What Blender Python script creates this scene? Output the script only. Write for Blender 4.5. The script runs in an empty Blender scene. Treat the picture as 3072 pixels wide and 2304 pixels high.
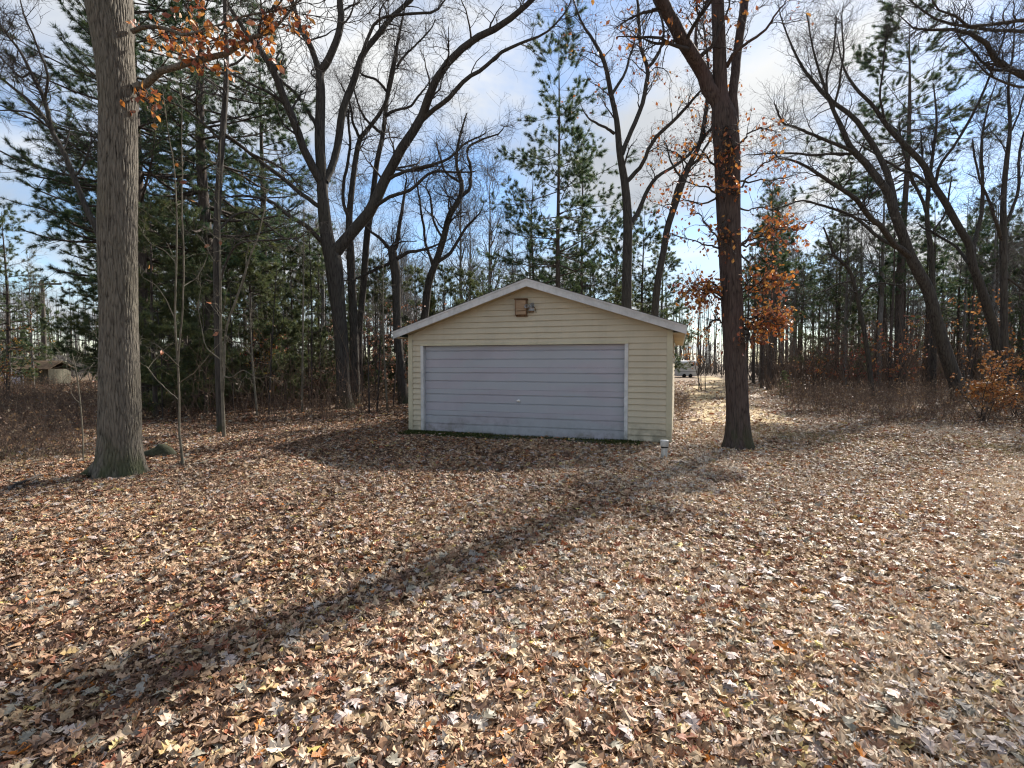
import bpy, math, numpy as np
from mathutils import Vector

# ------------------------------------------------------------------ camera
F = 1530.0                     # focal length in pixels of the 3072 px wide frame
EYE = 1.725
PITCH = math.atan((1152 - 1087) / F)
scene = bpy.context.scene
col = scene.collection
cam = bpy.data.cameras.new('camera')
cam.sensor_width = 36.0
cam.lens = 36.0 * F / 3072
cam.clip_start = 0.05
cam.clip_end = 2000
camo = bpy.data.objects.new('camera', cam)
camo.location = (0, 0, EYE)
camo.rotation_euler = (math.pi / 2 - PITCH, 0, 0)
col.objects.link(camo)
scene.camera = camo

# ------------------------------------------------------------------ light
SUN_AZ, SUN_EL = math.radians(38.5), math.radians(38.0)      # azimuth right of the view axis (+Y)
sundir = Vector((math.sin(SUN_AZ) * math.cos(SUN_EL), math.cos(SUN_AZ) * math.cos(SUN_EL), math.sin(SUN_EL)))
world = bpy.data.worlds.new('World')
scene.world = world
world.use_nodes = True
wn, wl = world.node_tree.nodes, world.node_tree.links
wn.clear()


def nd(tree, typ, **kw):
    n = tree.nodes.new(typ)
    for k, v in kw.items():
        if k.startswith('i_'):
            key = k[2:]
            key = int(key) if key.isdigit() else key.replace('_', ' ')
            n.inputs[key].default_value = v
        else:
            setattr(n, k, v)
    return n


wt = world.node_tree
sky = nd(wt, 'ShaderNodeTexSky', sky_type='NISHITA', sun_disc=False, sun_elevation=SUN_EL, sun_rotation=SUN_AZ,
         altitude=200.0, air_density=1.0, dust_density=0.15, ozone_density=2.0)
tc = nd(wt, 'ShaderNodeTexCoord')
sep = nd(wt, 'ShaderNodeSeparateXYZ')
wl.new(tc.outputs['Generated'], sep.inputs[0])
zz = nd(wt, 'ShaderNodeMath', operation='ADD', i_1=0.16)
zm = nd(wt, 'ShaderNodeMath', operation='MAXIMUM', i_1=0.02)
wl.new(sep.outputs[2], zm.inputs[0])
wl.new(zm.outputs[0], zz.inputs[0])
dx = nd(wt, 'ShaderNodeMath', operation='DIVIDE')
dy = nd(wt, 'ShaderNodeMath', operation='DIVIDE')
wl.new(sep.outputs[0], dx.inputs[0]); wl.new(zz.outputs[0], dx.inputs[1])
wl.new(sep.outputs[1], dy.inputs[0]); wl.new(zz.outputs[0], dy.inputs[1])
cmb = nd(wt, 'ShaderNodeCombineXYZ', i_2=3.7)
wl.new(dx.outputs[0], cmb.inputs[0]); wl.new(dy.outputs[0], cmb.inputs[1])
cn = nd(wt, 'ShaderNodeTexNoise', i_Scale=1.05, i_Detail=6.0, i_Roughness=0.58, i_Distortion=0.5)
wl.new(cmb.outputs[0], cn.inputs['Vector'])
cr = nd(wt, 'ShaderNodeValToRGB')
cr.color_ramp.elements[0].position = 0.39
cr.color_ramp.elements[1].position = 0.60
wl.new(cn.outputs[0], cr.inputs[0])
cn2 = nd(wt, 'ShaderNodeTexNoise', i_Scale=1.3, i_Detail=3.0, i_Roughness=0.5)
wl.new(cmb.outputs[0], cn2.inputs['Vector'])
cc = nd(wt, 'ShaderNodeValToRGB')
cc.color_ramp.elements[0].position = 0.34
cc.color_ramp.elements[0].color = (0.56, 0.60, 0.66, 1)
cc.color_ramp.elements[1].position = 0.64
cc.color_ramp.elements[1].color = (0.97, 0.98, 0.98, 1)
wl.new(cn2.outputs[0], cc.inputs[0])
cs = nd(wt, 'ShaderNodeVectorMath', operation='SCALE')
cs.inputs['Scale'].default_value = 5.3
wl.new(cc.outputs[0], cs.inputs[0])
cm = nd(wt, 'ShaderNodeMix', data_type='RGBA')
wl.new(cr.outputs[0], cm.inputs['Factor'])
skb = nd(wt, 'ShaderNodeHueSaturation')
skb.inputs['Saturation'].default_value = 1.05
wl.new(sky.outputs[0], skb.inputs['Color'])
wl.new(skb.outputs[0], cm.inputs['A'])
wl.new(cs.outputs[0], cm.inputs['B'])
bg = nd(wt, 'ShaderNodeBackground', i_Strength=0.08)
wl.new(cm.outputs['Result'], bg.inputs[0])
wo = nd(wt, 'ShaderNodeOutputWorld')
wl.new(bg.outputs[0], wo.inputs[0])

sun = bpy.data.lights.new('sun', 'SUN')
sun.energy = 5.0
sun.angle = math.radians(1.6)
sun.color = (1.0, 0.93, 0.84)
suno = bpy.data.objects.new('sun', sun)
suno.rotation_euler = sundir.to_track_quat('Z', 'Y').to_euler()
suno.location = sundir * 60
col.objects.link(suno)

scene.view_settings.view_transform = 'Standard'
scene.view_settings.look = 'None'
scene.view_settings.exposure = 1.25
scene.view_settings.gamma = 1.0
scene.view_settings.use_curve_mapping = False
scene.render.engine = 'CYCLES'
scene.cycles.use_denoising = True
scene.cycles.max_bounces = 4
scene.cycles.diffuse_bounces = 2
scene.cycles.glossy_bounces = 1
scene.cycles.transmission_bounces = 2
scene.cycles.adaptive_threshold = 0.02
scene.cycles.filter_width = 1.2

# ------------------------------------------------------------------ geometry helpers
CP, SP = math.cos(PITCH), math.sin(PITCH)


def ray(px, py):
    u, v = (px - 1536) / F, (1152 - py) / F
    return np.array([u, CP + v * SP, v * CP - SP])


def G(px, py):
    """point of the flat ground seen at a place in the frame"""
    d = ray(px, py)
    t = -EYE / d[2]
    return np.array([d[0] * t, d[1] * t, 0.0])


def PT(px, py, Y):
    d = ray(px, py)
    t = Y / d[1]
    return np.array([d[0] * t, Y, EYE + d[2] * t])


def gz(x, y):
    return 0.022 * np.sin(x * 0.9 + 1.3 * np.sin(y * 0.45)) * np.cos(y * 0.7 + 0.4 * x) + 0.012 * np.sin(2.1 * x - 1.7 * y)


def mesh(name, verts, faces, smooth=True, tint=None):
    """verts (V,3), faces list of (M,k) index arrays, tint (per face RGB)"""
    me = bpy.data.meshes.new(name)
    verts = np.asarray(verts, dtype=np.float32)
    me.vertices.add(len(verts))
    me.vertices.foreach_set('co', verts.ravel())
    if not isinstance(faces, (list, tuple)):
        faces = [faces]
    loops = np.concatenate([np.asarray(f, dtype=np.int32).ravel() for f in faces])
    sizes = np.concatenate([np.full(len(f), np.asarray(f).shape[1], dtype=np.int32) for f in faces])
    starts = np.concatenate([[0], np.cumsum(sizes)[:-1]]).astype(np.int32)
    me.loops.add(len(loops))
    me.loops.foreach_set('vertex_index', loops)
    me.polygons.add(len(sizes))
    me.polygons.foreach_set('loop_start', starts)
    me.polygons.foreach_set('use_smooth', np.full(len(sizes), smooth, dtype=bool))
    me.update(calc_edges=True)
    if tint is not None:
        a = me.attributes.new('tint', 'FLOAT_COLOR', 'FACE')
        c = np.ones((len(sizes), 4), dtype=np.float32)
        c[:, :3] = tint
        a.data.foreach_set('color', c.ravel())
    me.validate()
    return me


def ob(name, me, mat=None, parent=None, loc=None, rot=None):
    o = bpy.data.objects.new(name, me)
    col.objects.link(o)
    if mat is not None and me is not None and len(me.materials) == 0:
        me.materials.append(mat)
    if parent is not None:
        o.parent = parent
    if loc is not None:
        o.location = [float(v) for v in loc]
    if rot is not None:
        o.rotation_euler = rot
    return o


def tag(o, label=None, cat=None, group=None, kind=None):
    if label: o['label'] = label
    if cat: o['category'] = cat
    if group: o['group'] = group
    if kind: o['kind'] = kind
    return o


def thing(name, label, cat, loc=(0, 0, 0), rz=0.0, group=None):
    o = ob(name, None, loc=loc, rot=(0, 0, rz))
    o.empty_display_size = 0.3
    return tag(o, label, cat, group)


def norm(v):
    return v / np.maximum(np.linalg.norm(v, axis=-1, keepdims=True), 1e-9)


def tubes(P, R, S, cap=False):
    """P (N,K,3) polylines, R (N,K) radii -> verts, quads"""
    P = np.asarray(P, float); R = np.asarray(R, float)
    N, K, _ = P.shape
    T = norm(np.gradient(P, axis=1))
    m = norm(T.mean(axis=1))
    ref = np.where(np.abs(m[:, 2:3]) < 0.75, np.array([[0, 0, 1.0]]), np.array([[1.0, 0, 0]]))
    U = norm(np.cross(T, ref[:, None, :]))
    V = np.cross(T, U)
    a = np.arange(S) / S * 2 * math.pi
    ring = P[:, :, None, :] + R[:, :, None, None] * (np.cos(a)[None, None, :, None] * U[:, :, None, :] + np.sin(a)[None, None, :, None] * V[:, :, None, :])
    idx = np.arange(N * K * S).reshape(N, K, S)
    q = np.stack([idx[:, :-1, :], np.roll(idx, -1, 2)[:, :-1, :], np.roll(idx, -1, 2)[:, 1:, :], idx[:, 1:, :]], -1).reshape(-1, 4)
    return ring.reshape(-1, 3), q


def join(parts):
    vs, fs, o = [], [], 0
    for v, f in parts:
        vs.append(v); fs.append(f + o); o += len(v)
    return np.concatenate(vs), np.concatenate(fs)


def smooth_line(pts, K):
    """Catmull-Rom through pts (M,d) resampled to K"""
    p = np.asarray(pts, float)
    M = len(p)
    seg = np.linalg.norm(np.diff(p[:, :3], axis=0), axis=1)
    s = np.concatenate([[0], np.cumsum(seg)])
    q = np.linspace(0, s[-1], K)
    i = np.clip(np.searchsorted(s, q, side='right') - 1, 0, M - 2)
    t = ((q - s[i]) / np.maximum(seg[i], 1e-9))[:, None]
    p0 = p[np.maximum(i - 1, 0)]; p1 = p[i]; p2 = p[i + 1]; p3 = p[np.minimum(i + 2, M - 1)]
    out = 0.5 * (2 * p1 + (p2 - p0) * t + (2 * p0 - 5 * p1 + 4 * p2 - p3) * t ** 2 + (3 * p1 - p0 - 3 * p2 + p3) * t ** 3)
    return out


def sample(P, R, idx, t):
    K = P.shape[1]
    x = np.clip(t, 0, 0.9999) * (K - 1)
    i = x.astype(int); f = (x - i)[:, None]
    a, b = P[idx, i], P[idx, i + 1]
    pos = a * (1 - f) + b * f
    r = R[idx, i] * (1 - f[:, 0]) + R[idx, i + 1] * f[:, 0]
    return pos, norm(b - a), r


def spawn(rng, P, R, n, t0, t1, L0, L1, a0, a1, up=0.1, wig=0.15, K=5, rr=0.6, rmin=0.004, flat=0.0, shrink=0.5, taper=0.3, rmax=1.0):
    ln = np.linalg.norm(np.diff(P, axis=1), axis=2).sum(1)
    idx = rng.choice(len(P), n, p=ln / ln.sum())
    t = rng.uniform(t0, t1, n)
    pos, tan, r = sample(P, R, idx, t)
    rv = rng.normal(size=(n, 3))
    rv[:, 2] *= (1 - flat)
    perp = norm(rv - (rv * tan).sum(1, keepdims=True) * tan)
    a = np.radians(rng.uniform(a0, a1, n))[:, None]
    d = norm(np.cos(a) * tan + np.sin(a) * perp)
    L = rng.uniform(L0, L1, n) * (1 - shrink * t)
    step = (L / (K - 1))[:, None]
    pts = [pos]
    for k in range(1, K):
        d = norm(d + wig * rng.normal(size=(n, 3)) + np.array([0, 0, up]))
        pts.append(pts[-1] + d * step)
    Pn = np.stack(pts, 1)
    rb = np.clip(r * rr, rmin, rmax)
    Rn = rb[:, None] * np.linspace(1, taper, K)[None, :]
    Rn = np.maximum(Rn, rmin * 0.7)
    return Pn, Rn


def trunk_tube(P, R, S, ridge=0.0, nr=40, flare=0.0, lobes=5, seed=0):
    """one trunk with a lobed root flare and furrowed bark relief"""
    P = np.asarray(P, float); R = np.asarray(R, float)
    v, q = tubes(P[None], R[None], S)
    K = len(P)
    v = v.reshape(K, S, 3)
    c = P[:, None, :]
    rad = v - c
    a = np.arange(S) / S * 2 * math.pi
    h = (P[:, 2] - P[0, 2])[:, None]
    rng = np.random.default_rng(seed)
    ph = rng.uniform(0, 6.28, 6)
    m = 1 + 0.035 * np.sin(2 * a[None] + ph[0] + h * 0.5) + 0.025 * np.sin(3 * a[None] + ph[1] - h * 0.8)
    m = m + flare * np.exp(-np.maximum(h, 0) / 0.22) * (0.35 + 0.65 * (0.5 + 0.5 * np.cos(lobes * a[None] + ph[2] + 0.6 * np.sin(a[None] + ph[3]))) ** 1.5)
    if ridge > 0:
        w = nr / 2 * a[None] + 1.1 * np.sin(h * 5.1 + 3 * a[None] + ph[4]) + 0.9 * np.sin(h * 12.7 + 7 * a[None] + ph[5]) + 0.5 * np.sin(h * 31 + 13 * a[None])
        m = m + ridge * (np.minimum(np.abs(np.sin(w)) * 1.9, 1.0) - 0.7) * (0.7 + 0.3 * np.sin(h * 19 + 9 * a[None] + 2 * np.sin(h * 7)))
    v = c + rad * m[..., None]
    return v.reshape(-1, 3), q


# ------------------------------------------------------------------ materials
def mat(name, build):
    m = bpy.data.materials.new(name)
    m.use_nodes = True
    t = m.node_tree
    t.nodes.clear()
    out = t.nodes.new('ShaderNodeOutputMaterial')
    sh = build(t)
    t.links.new(sh, out.inputs['Surface'])
    return m


def ramp(t, fac, stops):
    r = t.nodes.new('ShaderNodeValToRGB')
    el = r.color_ramp.elements
    while len(el) < len(stops):
        el.new(0.5)
    for e, (p, c) in zip(el, stops):
        e.position = p
        e.color = (*c, 1)
    t.links.new(fac, r.inputs[0])
    return r.outputs[0]


def coords(t, scale=(1, 1, 1), kind='Object'):
    c = t.nodes.new('ShaderNodeTexCoord')
    mp = t.nodes.new('ShaderNodeMapping')
    mp.inputs['Scale'].default_value = scale
    t.links.new(c.outputs[kind], mp.inputs[0])
    return mp.outputs[0]


def noise(t, vec, scale, detail=4, rough=0.55, dist=0.0):
    n = nd(t, 'ShaderNodeTexNoise', i_Scale=scale, i_Detail=detail, i_Roughness=rough, i_Distortion=dist)
    t.links.new(vec, n.inputs['Vector'])
    return n.outputs[0]


def prin(t, colour, rough=0.7, spec=0.3, bump=None, bstr=0.3, bdist=0.02, metal=0.0):
    p = nd(t, 'ShaderNodeBsdfPrincipled')
    if isinstance(colour, tuple):
        p.inputs['Base Color'].default_value = (*colour, 1)
    else:
        t.links.new(colour, p.inputs['Base Color'])
    p.inputs['Roughness'].default_value = rough
    p.inputs['Specular IOR Level'].default_value = spec
    p.inputs['Metallic'].default_value = metal
    if bump is not None:
        b = nd(t, 'ShaderNodeBump', i_Strength=bstr, i_Distance=bdist)
        t.links.new(bump, b.inputs['Height'])
        t.links.new(b.outputs[0], p.inputs['Normal'])
    return p.outputs[0]


def mixc(t, fac, a, b, blend='MIX'):
    m = nd(t, 'ShaderNodeMix', data_type='RGBA', blend_type=blend)
    for s, v in (('Factor', fac), ('A', a), ('B', b)):
        if isinstance(v, (int, float)):
            m.inputs[s].default_value = v
        elif isinstance(v, tuple):
            m.inputs[s].default_value = (*v, 1)
        else:
            t.links.new(v, m.inputs[s])
    return m.outputs['Result']


def bark_mat(name, dark, light, warm, moss=0.0, scale=9.0, bd=0.03):
    def b(t):
        v = coords(t, (scale, scale, scale * 0.16))
        n1 = noise(t, v, 1.6, 4, 0.6, 0.6)
        vr = nd(t, 'ShaderNodeTexVoronoi', feature='DISTANCE_TO_EDGE', i_Scale=1.7)
        t.links.new(v, vr.inputs['Vector'])
        h = nd(t, 'ShaderNodeMath', operation='MULTIPLY_ADD', i_1=1.2)
        t.links.new(vr.outputs[0], h.inputs[0]); t.links.new(n1, h.inputs[2])
        c = ramp(t, h.outputs[0], [(0.32, dark), (0.62, light), (0.9, tuple(min(1, x * 1.25) for x in light))])
        v2 = coords(t, (1, 1, 0.5))
        big = noise(t, v2, 1.7, 4)
        c = mixc(t, ramp(t, big, [(0.48, (0, 0, 0)), (0.7, (0.55, 0.55, 0.55))]), c, warm)
        if moss > 0:
            sp = nd(t, 'ShaderNodeSeparateXYZ')
            oc = t.nodes.new('ShaderNodeTexCoord')
            t.links.new(oc.outputs['Object'], sp.inputs[0])
            mr = nd(t, 'ShaderNodeMapRange')
            mr.inputs['From Min'].default_value = 0.05; mr.inputs['From Max'].default_value = 0.75
            mr.inputs['To Min'].default_value = 1.0; mr.inputs['To Max'].default_value = 0.0
            t.links.new(sp.outputs[2], mr.inputs[0])
            mm = nd(t, 'ShaderNodeMath', operation='MULTIPLY')
            t.links.new(mr.outputs[0], mm.inputs[0])
            t.links.new(ramp(t, noise(t, v2, 5, 3), [(0.4, (0, 0, 0)), (0.6, (moss, moss, moss))]), mm.inputs[1])
            c = mixc(t, mm.outputs[0], c, (0.045, 0.060, 0.022))
        return prin(t, c, 0.9, 0.15, h.outputs[0], 0.8, bd)
    return mat(name, b)


M = {}
M['bark_oak'] = bark_mat('oak_bark', (0.022, 0.019, 0.016), (0.135, 0.120, 0.098), (0.115, 0.103, 0.072), 0.7, 15.0, 0.03)
M['bark_red'] = bark_mat('red_oak_bark', (0.016, 0.013, 0.012), (0.070, 0.054, 0.048), (0.085, 0.052, 0.046), 0.6, 13.0, 0.02)
M['bark_dark'] = bark_mat('dark_bark', (0.016, 0.014, 0.013), (0.055, 0.049, 0.043), (0.055, 0.05, 0.038), 0.6, 9.0, 0.02)
M['bark_pine'] = bark_mat('pine_bark', (0.024, 0.020, 0.018), (0.075, 0.062, 0.054), (0.085, 0.064, 0.05), 0.3, 8.0, 0.02)
M['bark_grey'] = bark_mat('grey_bark', (0.05, 0.047, 0.044), (0.155, 0.148, 0.138), (0.14, 0.125, 0.105), 0.3, 7.0, 0.02)
M['twig_grey'] = mat('grey_twig_bark', lambda t: prin(t, ramp(t, noise(t, coords(t), 2, 1), [(0.35, (0.085, 0.077, 0.07)), (0.65, (0.15, 0.138, 0.125))]), 0.85, 0.2))
M['twig'] = mat('twig_bark', lambda t: prin(t, ramp(t, noise(t, coords(t), 3, 1), [(0.35, (0.030, 0.026, 0.024)), (0.65, (0.065, 0.056, 0.05))]), 0.85, 0.2))
M['twig_pale'] = mat('pale_twig_bark', lambda t: prin(t, ramp(t, noise(t, coords(t), 6, 3), [(0.35, (0.085, 0.075, 0.055)), (0.65, (0.18, 0.16, 0.122))]), 0.8, 0.2))
M['brush'] = mat('brush_stems', lambda t: prin(t, ramp(t, noise(t, coords(t), 1.3, 4), [(0.3, (0.07, 0.047, 0.036)), (0.55, (0.135, 0.093, 0.068)), (0.75, (0.20, 0.15, 0.108))]), 0.85, 0.15))


def tinted(name, rough=0.55, spec=0.35, trans=0.2, nscale=25.0, amt=0.35):
    def b(t):
        a = nd(t, 'ShaderNodeAttribute', attribute_name='tint')
        n = noise(t, coords(t), nscale, 1)
        k = ramp(t, n, [(0.3, (1 - amt,) * 3), (0.7, (1 + amt * 0.4,) * 3)])
        c = mixc(t, 1.0, a.outputs['Color'], k, 'MULTIPLY')
        p = prin(t, c, rough, spec)
        if trans <= 0:
            return p
        tr = nd(t, 'ShaderNodeBsdfTranslucent')
        t.links.new(c, tr.inputs[0])
        mx = nd(t, 'ShaderNodeMixShader', i_0=trans)
        t.links.new(p, mx.inputs[1]); t.links.new(tr.outputs[0], mx.inputs[2])
        return mx.outputs[0]
    return mat(name, b)


M['leaf'] = tinted('fallen_leaf', 0.55, 0.42, 0.12, 5.0, 0.3)
M['tree_leaf'] = tinted('withered_leaf', 0.5, 0.4, 0.35)
M['needle'] = tinted('pine_needles', 0.5, 0.3, 0.4)
M['grass'] = tinted('dry_grass', 0.7, 0.2, 0.2)


def ground_build(t):
    v = coords(t)
    vo = nd(t, 'ShaderNodeTexVoronoi', feature='F1', i_Scale=13.0, i_Randomness=1.0)
    t.links.new(v, vo.inputs['Vector'])
    hs = nd(t, 'ShaderNodeSeparateColor')
    t.links.new(vo.outputs['Color'], hs.inputs[0])
    leafc = ramp(t, hs.outputs[0], [(0.0, (0.035, 0.022, 0.014)), (0.25, (0.10, 0.062, 0.037)), (0.55, (0.21, 0.14, 0.085)), (0.8, (0.30, 0.21, 0.135)), (1.0, (0.38, 0.29, 0.20))])
    n = noise(t, v, 3.0, 6)
    soil = ramp(t, n, [(0.3, (0.045, 0.032, 0.021)), (0.7, (0.11, 0.08, 0.052))])
    big = noise(t, v, 0.35, 5, 0.6)
    c = mixc(t, ramp(t, big, [(0.35, (0.25,) * 3), (0.6, (0.85,) * 3)]), soil, leafc)
    return prin(t, c, 0.85, 0.2, vo.outputs['Distance'], 0.7, 0.05)


M['ground'] = mat('forest_floor', ground_build)


def path_build(t):
    v = coords(t)
    n = noise(t, v, 6.0, 6, 0.65)
    c = ramp(t, n, [(0.3, (0.24, 0.175, 0.10)), (0.5, (0.42, 0.32, 0.19)), (0.7, (0.54, 0.43, 0.28))])
    g = noise(t, v, 0.8, 4)
    c = mixc(t, ramp(t, g, [(0.5, (0,) * 3), (0.7, (0.6,) * 3)]), c, (0.20, 0.18, 0.08))
    return prin(t, c, 0.9, 0.15, n, 0.6, 0.05)


M['path'] = mat('sandy_track', path_build)


def painted(name, base, dirt, scale=1.2, rough=0.45, streak=0.5, amt=0.35, patch=None):
    def b(t):
        v = coords(t)
        n = noise(t, v, scale, 6, 0.65)
        c = mixc(t, ramp(t, n, [(0.45, (0,) * 3), (0.78, (amt,) * 3)]), base, dirt)
        vs = coords(t, (9.0, 9.0, 0.7))
        s = noise(t, vs, 1.0, 4, 0.6)
        c = mixc(t, ramp(t, s, [(0.52, (0,) * 3), (0.8, (streak * 0.5,) * 3)]), c, dirt)
        ge = t.nodes.new('ShaderNodeNewGeometry')
        sz = nd(t, 'ShaderNodeSeparateXYZ')
        t.links.new(ge.outputs['Position'], sz.inputs[0])
        mr = nd(t, 'ShaderNodeMapRange')
        mr.inputs['From Min'].default_value = 0.0; mr.inputs['From Max'].default_value = 0.55
        mr.inputs['To Min'].default_value = 0.85; mr.inputs['To Max'].default_value = 0.0
        t.links.new(sz.outputs[2], mr.inputs[0])
        gn = noise(t, ge.outputs['Position'], 4.5, 6, 0.7)
        gm = nd(t, 'ShaderNodeMath', operation='MULTIPLY')
        t.links.new(mr.outputs[0], gm.inputs[0])
        t.links.new(ramp(t, gn, [(0.40, (0,) * 3), (0.62, (1,) * 3)]), gm.inputs[1])
        c = mixc(t, gm.outputs[0], c, (0.12, 0.115, 0.075))
        bl = noise(t, ge.outputs['Position'], 0.9, 5, 0.6)
        c = mixc(t, ramp(t, bl, [(0.45, (0,) * 3), (0.7, (0.35,) * 3)]), c, dirt)
        if patch:
            pn = noise(t, coords(t, (0.5, 1, 2.2)), 1.1, 3)
            c = mixc(t, ramp(t, pn, [(0.45, (0,) * 3), (0.55, (0.6,) * 3)]), c, patch)
        return prin(t, c, rough, 0.35, n, 0.05, 0.01)
    return mat(name, b)


M['siding'] = painted('yellow_vinyl_siding', (0.50, 0.44, 0.325), (0.31, 0.275, 0.21), 1.0, 0.5, 0.5)
M['trim'] = painted('cream_trim', (0.50, 0.46, 0.33), (0.27, 0.245, 0.18), 2.0, 0.5, 0.6)
M['door'] = painted('white_steel_door', (0.37, 0.355, 0.40), (0.27, 0.265, 0.29), 0.9, 0.42, 0.35, 0.4, (0.33, 0.36, 0.39))
M['fascia'] = painted('weathered_white_fascia', (0.58, 0.58, 0.58), (0.25, 0.26, 0.25), 4.0, 0.6, 0.8, 0.7)
M['soffit'] = painted('tan_soffit', (0.50, 0.40, 0.24), (0.30, 0.23, 0.14), 1.5, 0.6, 0.4)
M['shingle'] = mat('grey_shingles', lambda t: prin(t, ramp(t, noise(t, coords(t), 22, 4), [(0.3, (0.04, 0.04, 0.04)), (0.7, (0.12, 0.115, 0.11))]), 0.9, 0.2, noise(t, coords(t), 60, 2), 0.4, 0.01))
M['concrete'] = mat('damp_concrete', lambda t: prin(t, ramp(t, noise(t, coords(t), 5, 6), [(0.35, (0.035, 0.033, 0.028)), (0.7, (0.11, 0.105, 0.09))]), 0.85, 0.3, noise(t, coords(t), 18, 4), 0.3, 0.02))
M['moss'] = tinted('moss', 0.9, 0.1, 0.1)
M['wood_box'] = mat('brown_weathered_wood', lambda t: prin(t, ramp(t, noise(t, coords(t, (30, 30, 4)), 1.0, 5), [(0.3, (0.11, 0.06, 0.035)), (0.7, (0.22, 0.135, 0.08))]), 0.8, 0.2))
M['wood_pale'] = mat('tan_weathered_wood', lambda t: prin(t, ramp(t, noise(t, coords(t, (4, 30, 30)), 1.0, 5), [(0.3, (0.24, 0.16, 0.10)), (0.7, (0.36, 0.26, 0.17))]), 0.8, 0.2))
M['dark'] = mat('dark_gap', lambda t: prin(t, (0.02, 0.018, 0.016), 0.9, 0.1))
M['grey_metal'] = mat('grey_metal', lambda t: prin(t, ramp(t, noise(t, coords(t), 40, 3), [(0.3, (0.25, 0.26, 0.27)), (0.7, (0.42, 0.43, 0.44))]), 0.45, 0.5))
M['chrome'] = mat('worn_chrome', lambda t: prin(t, (0.6, 0.6, 0.6), 0.3, 0.5, metal=0.9))
M['pvc'] = painted('white_pvc', (0.68, 0.68, 0.66), (0.10, 0.09, 0.07), 9.0, 0.5, 1.2, 0.9)
M['pole_wood'] = mat('pole_wood', lambda t: prin(t, ramp(t, noise(t, coords(t, (12, 12, 1)), 1.5, 4), [(0.3, (0.06, 0.052, 0.045)), (0.7, (0.12, 0.105, 0.09))]), 0.9, 0.1))
M['white_wall'] = painted('white_sheet_metal', (0.66, 0.67, 0.68), (0.40, 0.39, 0.37), 1.0, 0.5)
M['window_glass'] = mat('dark_window', lambda t: prin(t, (0.03, 0.035, 0.04), 0.15, 0.6))
M['shed_wall'] = mat('grey_brown_boards', lambda t: prin(t, ramp(t, noise(t, coords(t, (8, 8, 1)), 1, 4), [(0.3, (0.07, 0.068, 0.05)), (0.7, (0.12, 0.11, 0.085))]), 0.9, 0.1))
M['shed_roof'] = mat('rusty_brown_roof', lambda t: prin(t, ramp(t, noise(t, coords(t), 4, 5), [(0.3, (0.06, 0.042, 0.028)), (0.7, (0.12, 0.085, 0.055))]), 0.9, 0.1))
M['lavender'] = painted('pale_lavender_paint', (0.60, 0.58, 0.70), (0.4, 0.38, 0.42), 2.0)


def box(x0, x1, y0, y1, z0, z1):
    v = np.array([[x, y, z] for x in (x0, x1) for y in (y0, y1) for z in (z0, z1)], float)
    f = np.array([[0, 1, 3, 2], [4, 6, 7, 5], [0, 4, 5, 1], [2, 3, 7, 6], [0, 2, 6, 4], [1, 5, 7, 3]])
    return v, f


def boxes(name, lst, m, parent=None, smooth=False, **k):
    v, f = join([box(*b) for b in lst])
    return ob(name, mesh(name, v, f, smooth), m, parent, **k)


def extrude_profile(prof, x0, x1):
    """closed (y,z) profile extruded along x"""
    prof = np.asarray(prof, float)
    n = len(prof)
    a = np.column_stack([np.full(n, x0), prof]); b = np.column_stack([np.full(n, x1), prof])
    v = np.concatenate([a, b])
    i = np.arange(n); j = (i + 1) % n
    q = np.column_stack([i, j, j + n, i + n])
    caps = [np.arange(n)[None, ::-1], (np.arange(n) + n)[None]]
    return v, [q] + caps


# ------------------------------------------------------------------ ground and track
GO = np.array([-2.525, 12.638]); GA = math.radians(-18.04)      # garage front-left corner and heading
GX = np.array([math.cos(GA), math.sin(GA)]); GY = np.array([-GX[1], GX[0]])
GW, GD = 6.17, 7.4


def garage_local(x, y):
    d0, d1 = x - GO[0], y - GO[1]
    return d0 * GX[0] + d1 * GX[1], d0 * GY[0] + d1 * GY[1]


def axis(lim, n, p=2.2):
    s = np.linspace(-1, 1, n)
    return np.sign(s) * np.abs(s) ** p * lim


gx, gy = axis(600, 131), axis(600, 151) + 8
X, Y = np.meshgrid(gx, gy, indexing='ij')
fade = np.exp(-(X ** 2 + (Y - 8) ** 2) / 60 ** 2)
Z = gz(X, Y) * fade
idx = np.arange(X.size).reshape(X.shape)
q = np.stack([idx[:-1, :-1], idx[1:, :-1], idx[1:, 1:], idx[:-1, 1:]], -1).reshape(-1, 4)
ground = ob('ground', mesh('ground', np.column_stack([X.ravel(), Y.ravel(), Z.ravel()]), q), M['ground'])
tag(ground, kind='structure')


def path_x(y):
    return 0.364 * y + 1.0 + 0.5 * np.sin(y * 0.16)


ys = np.linspace(10.6, 62, 64)
hw = (1.15 + 1.0 * np.exp(-(ys - 10.6) / 3.5)) * np.clip((ys - 10.3) * 0.5, 0.2, 1) * (1 + 0.12 * np.sin(ys * 1.7))
cols_ = np.linspace(-1, 1, 9)
pv = np.array([[path_x(y) + c * w, y, 0] for y, w in zip(ys, hw) for c in cols_])
pv[:, 2] = gz(pv[:, 0], pv[:, 1]) * np.exp(-(pv[:, 0] ** 2 + (pv[:, 1] - 8) ** 2) / 3600) + 0.012
i = np.arange(len(pv)).reshape(len(ys), 9)
q = np.stack([i[:-1, :-1], i[:-1, 1:], i[1:, 1:], i[1:, :-1]], -1).reshape(-1, 4)
tag(ob('track', mesh('track', pv, q), M['path']), kind='structure')

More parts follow.
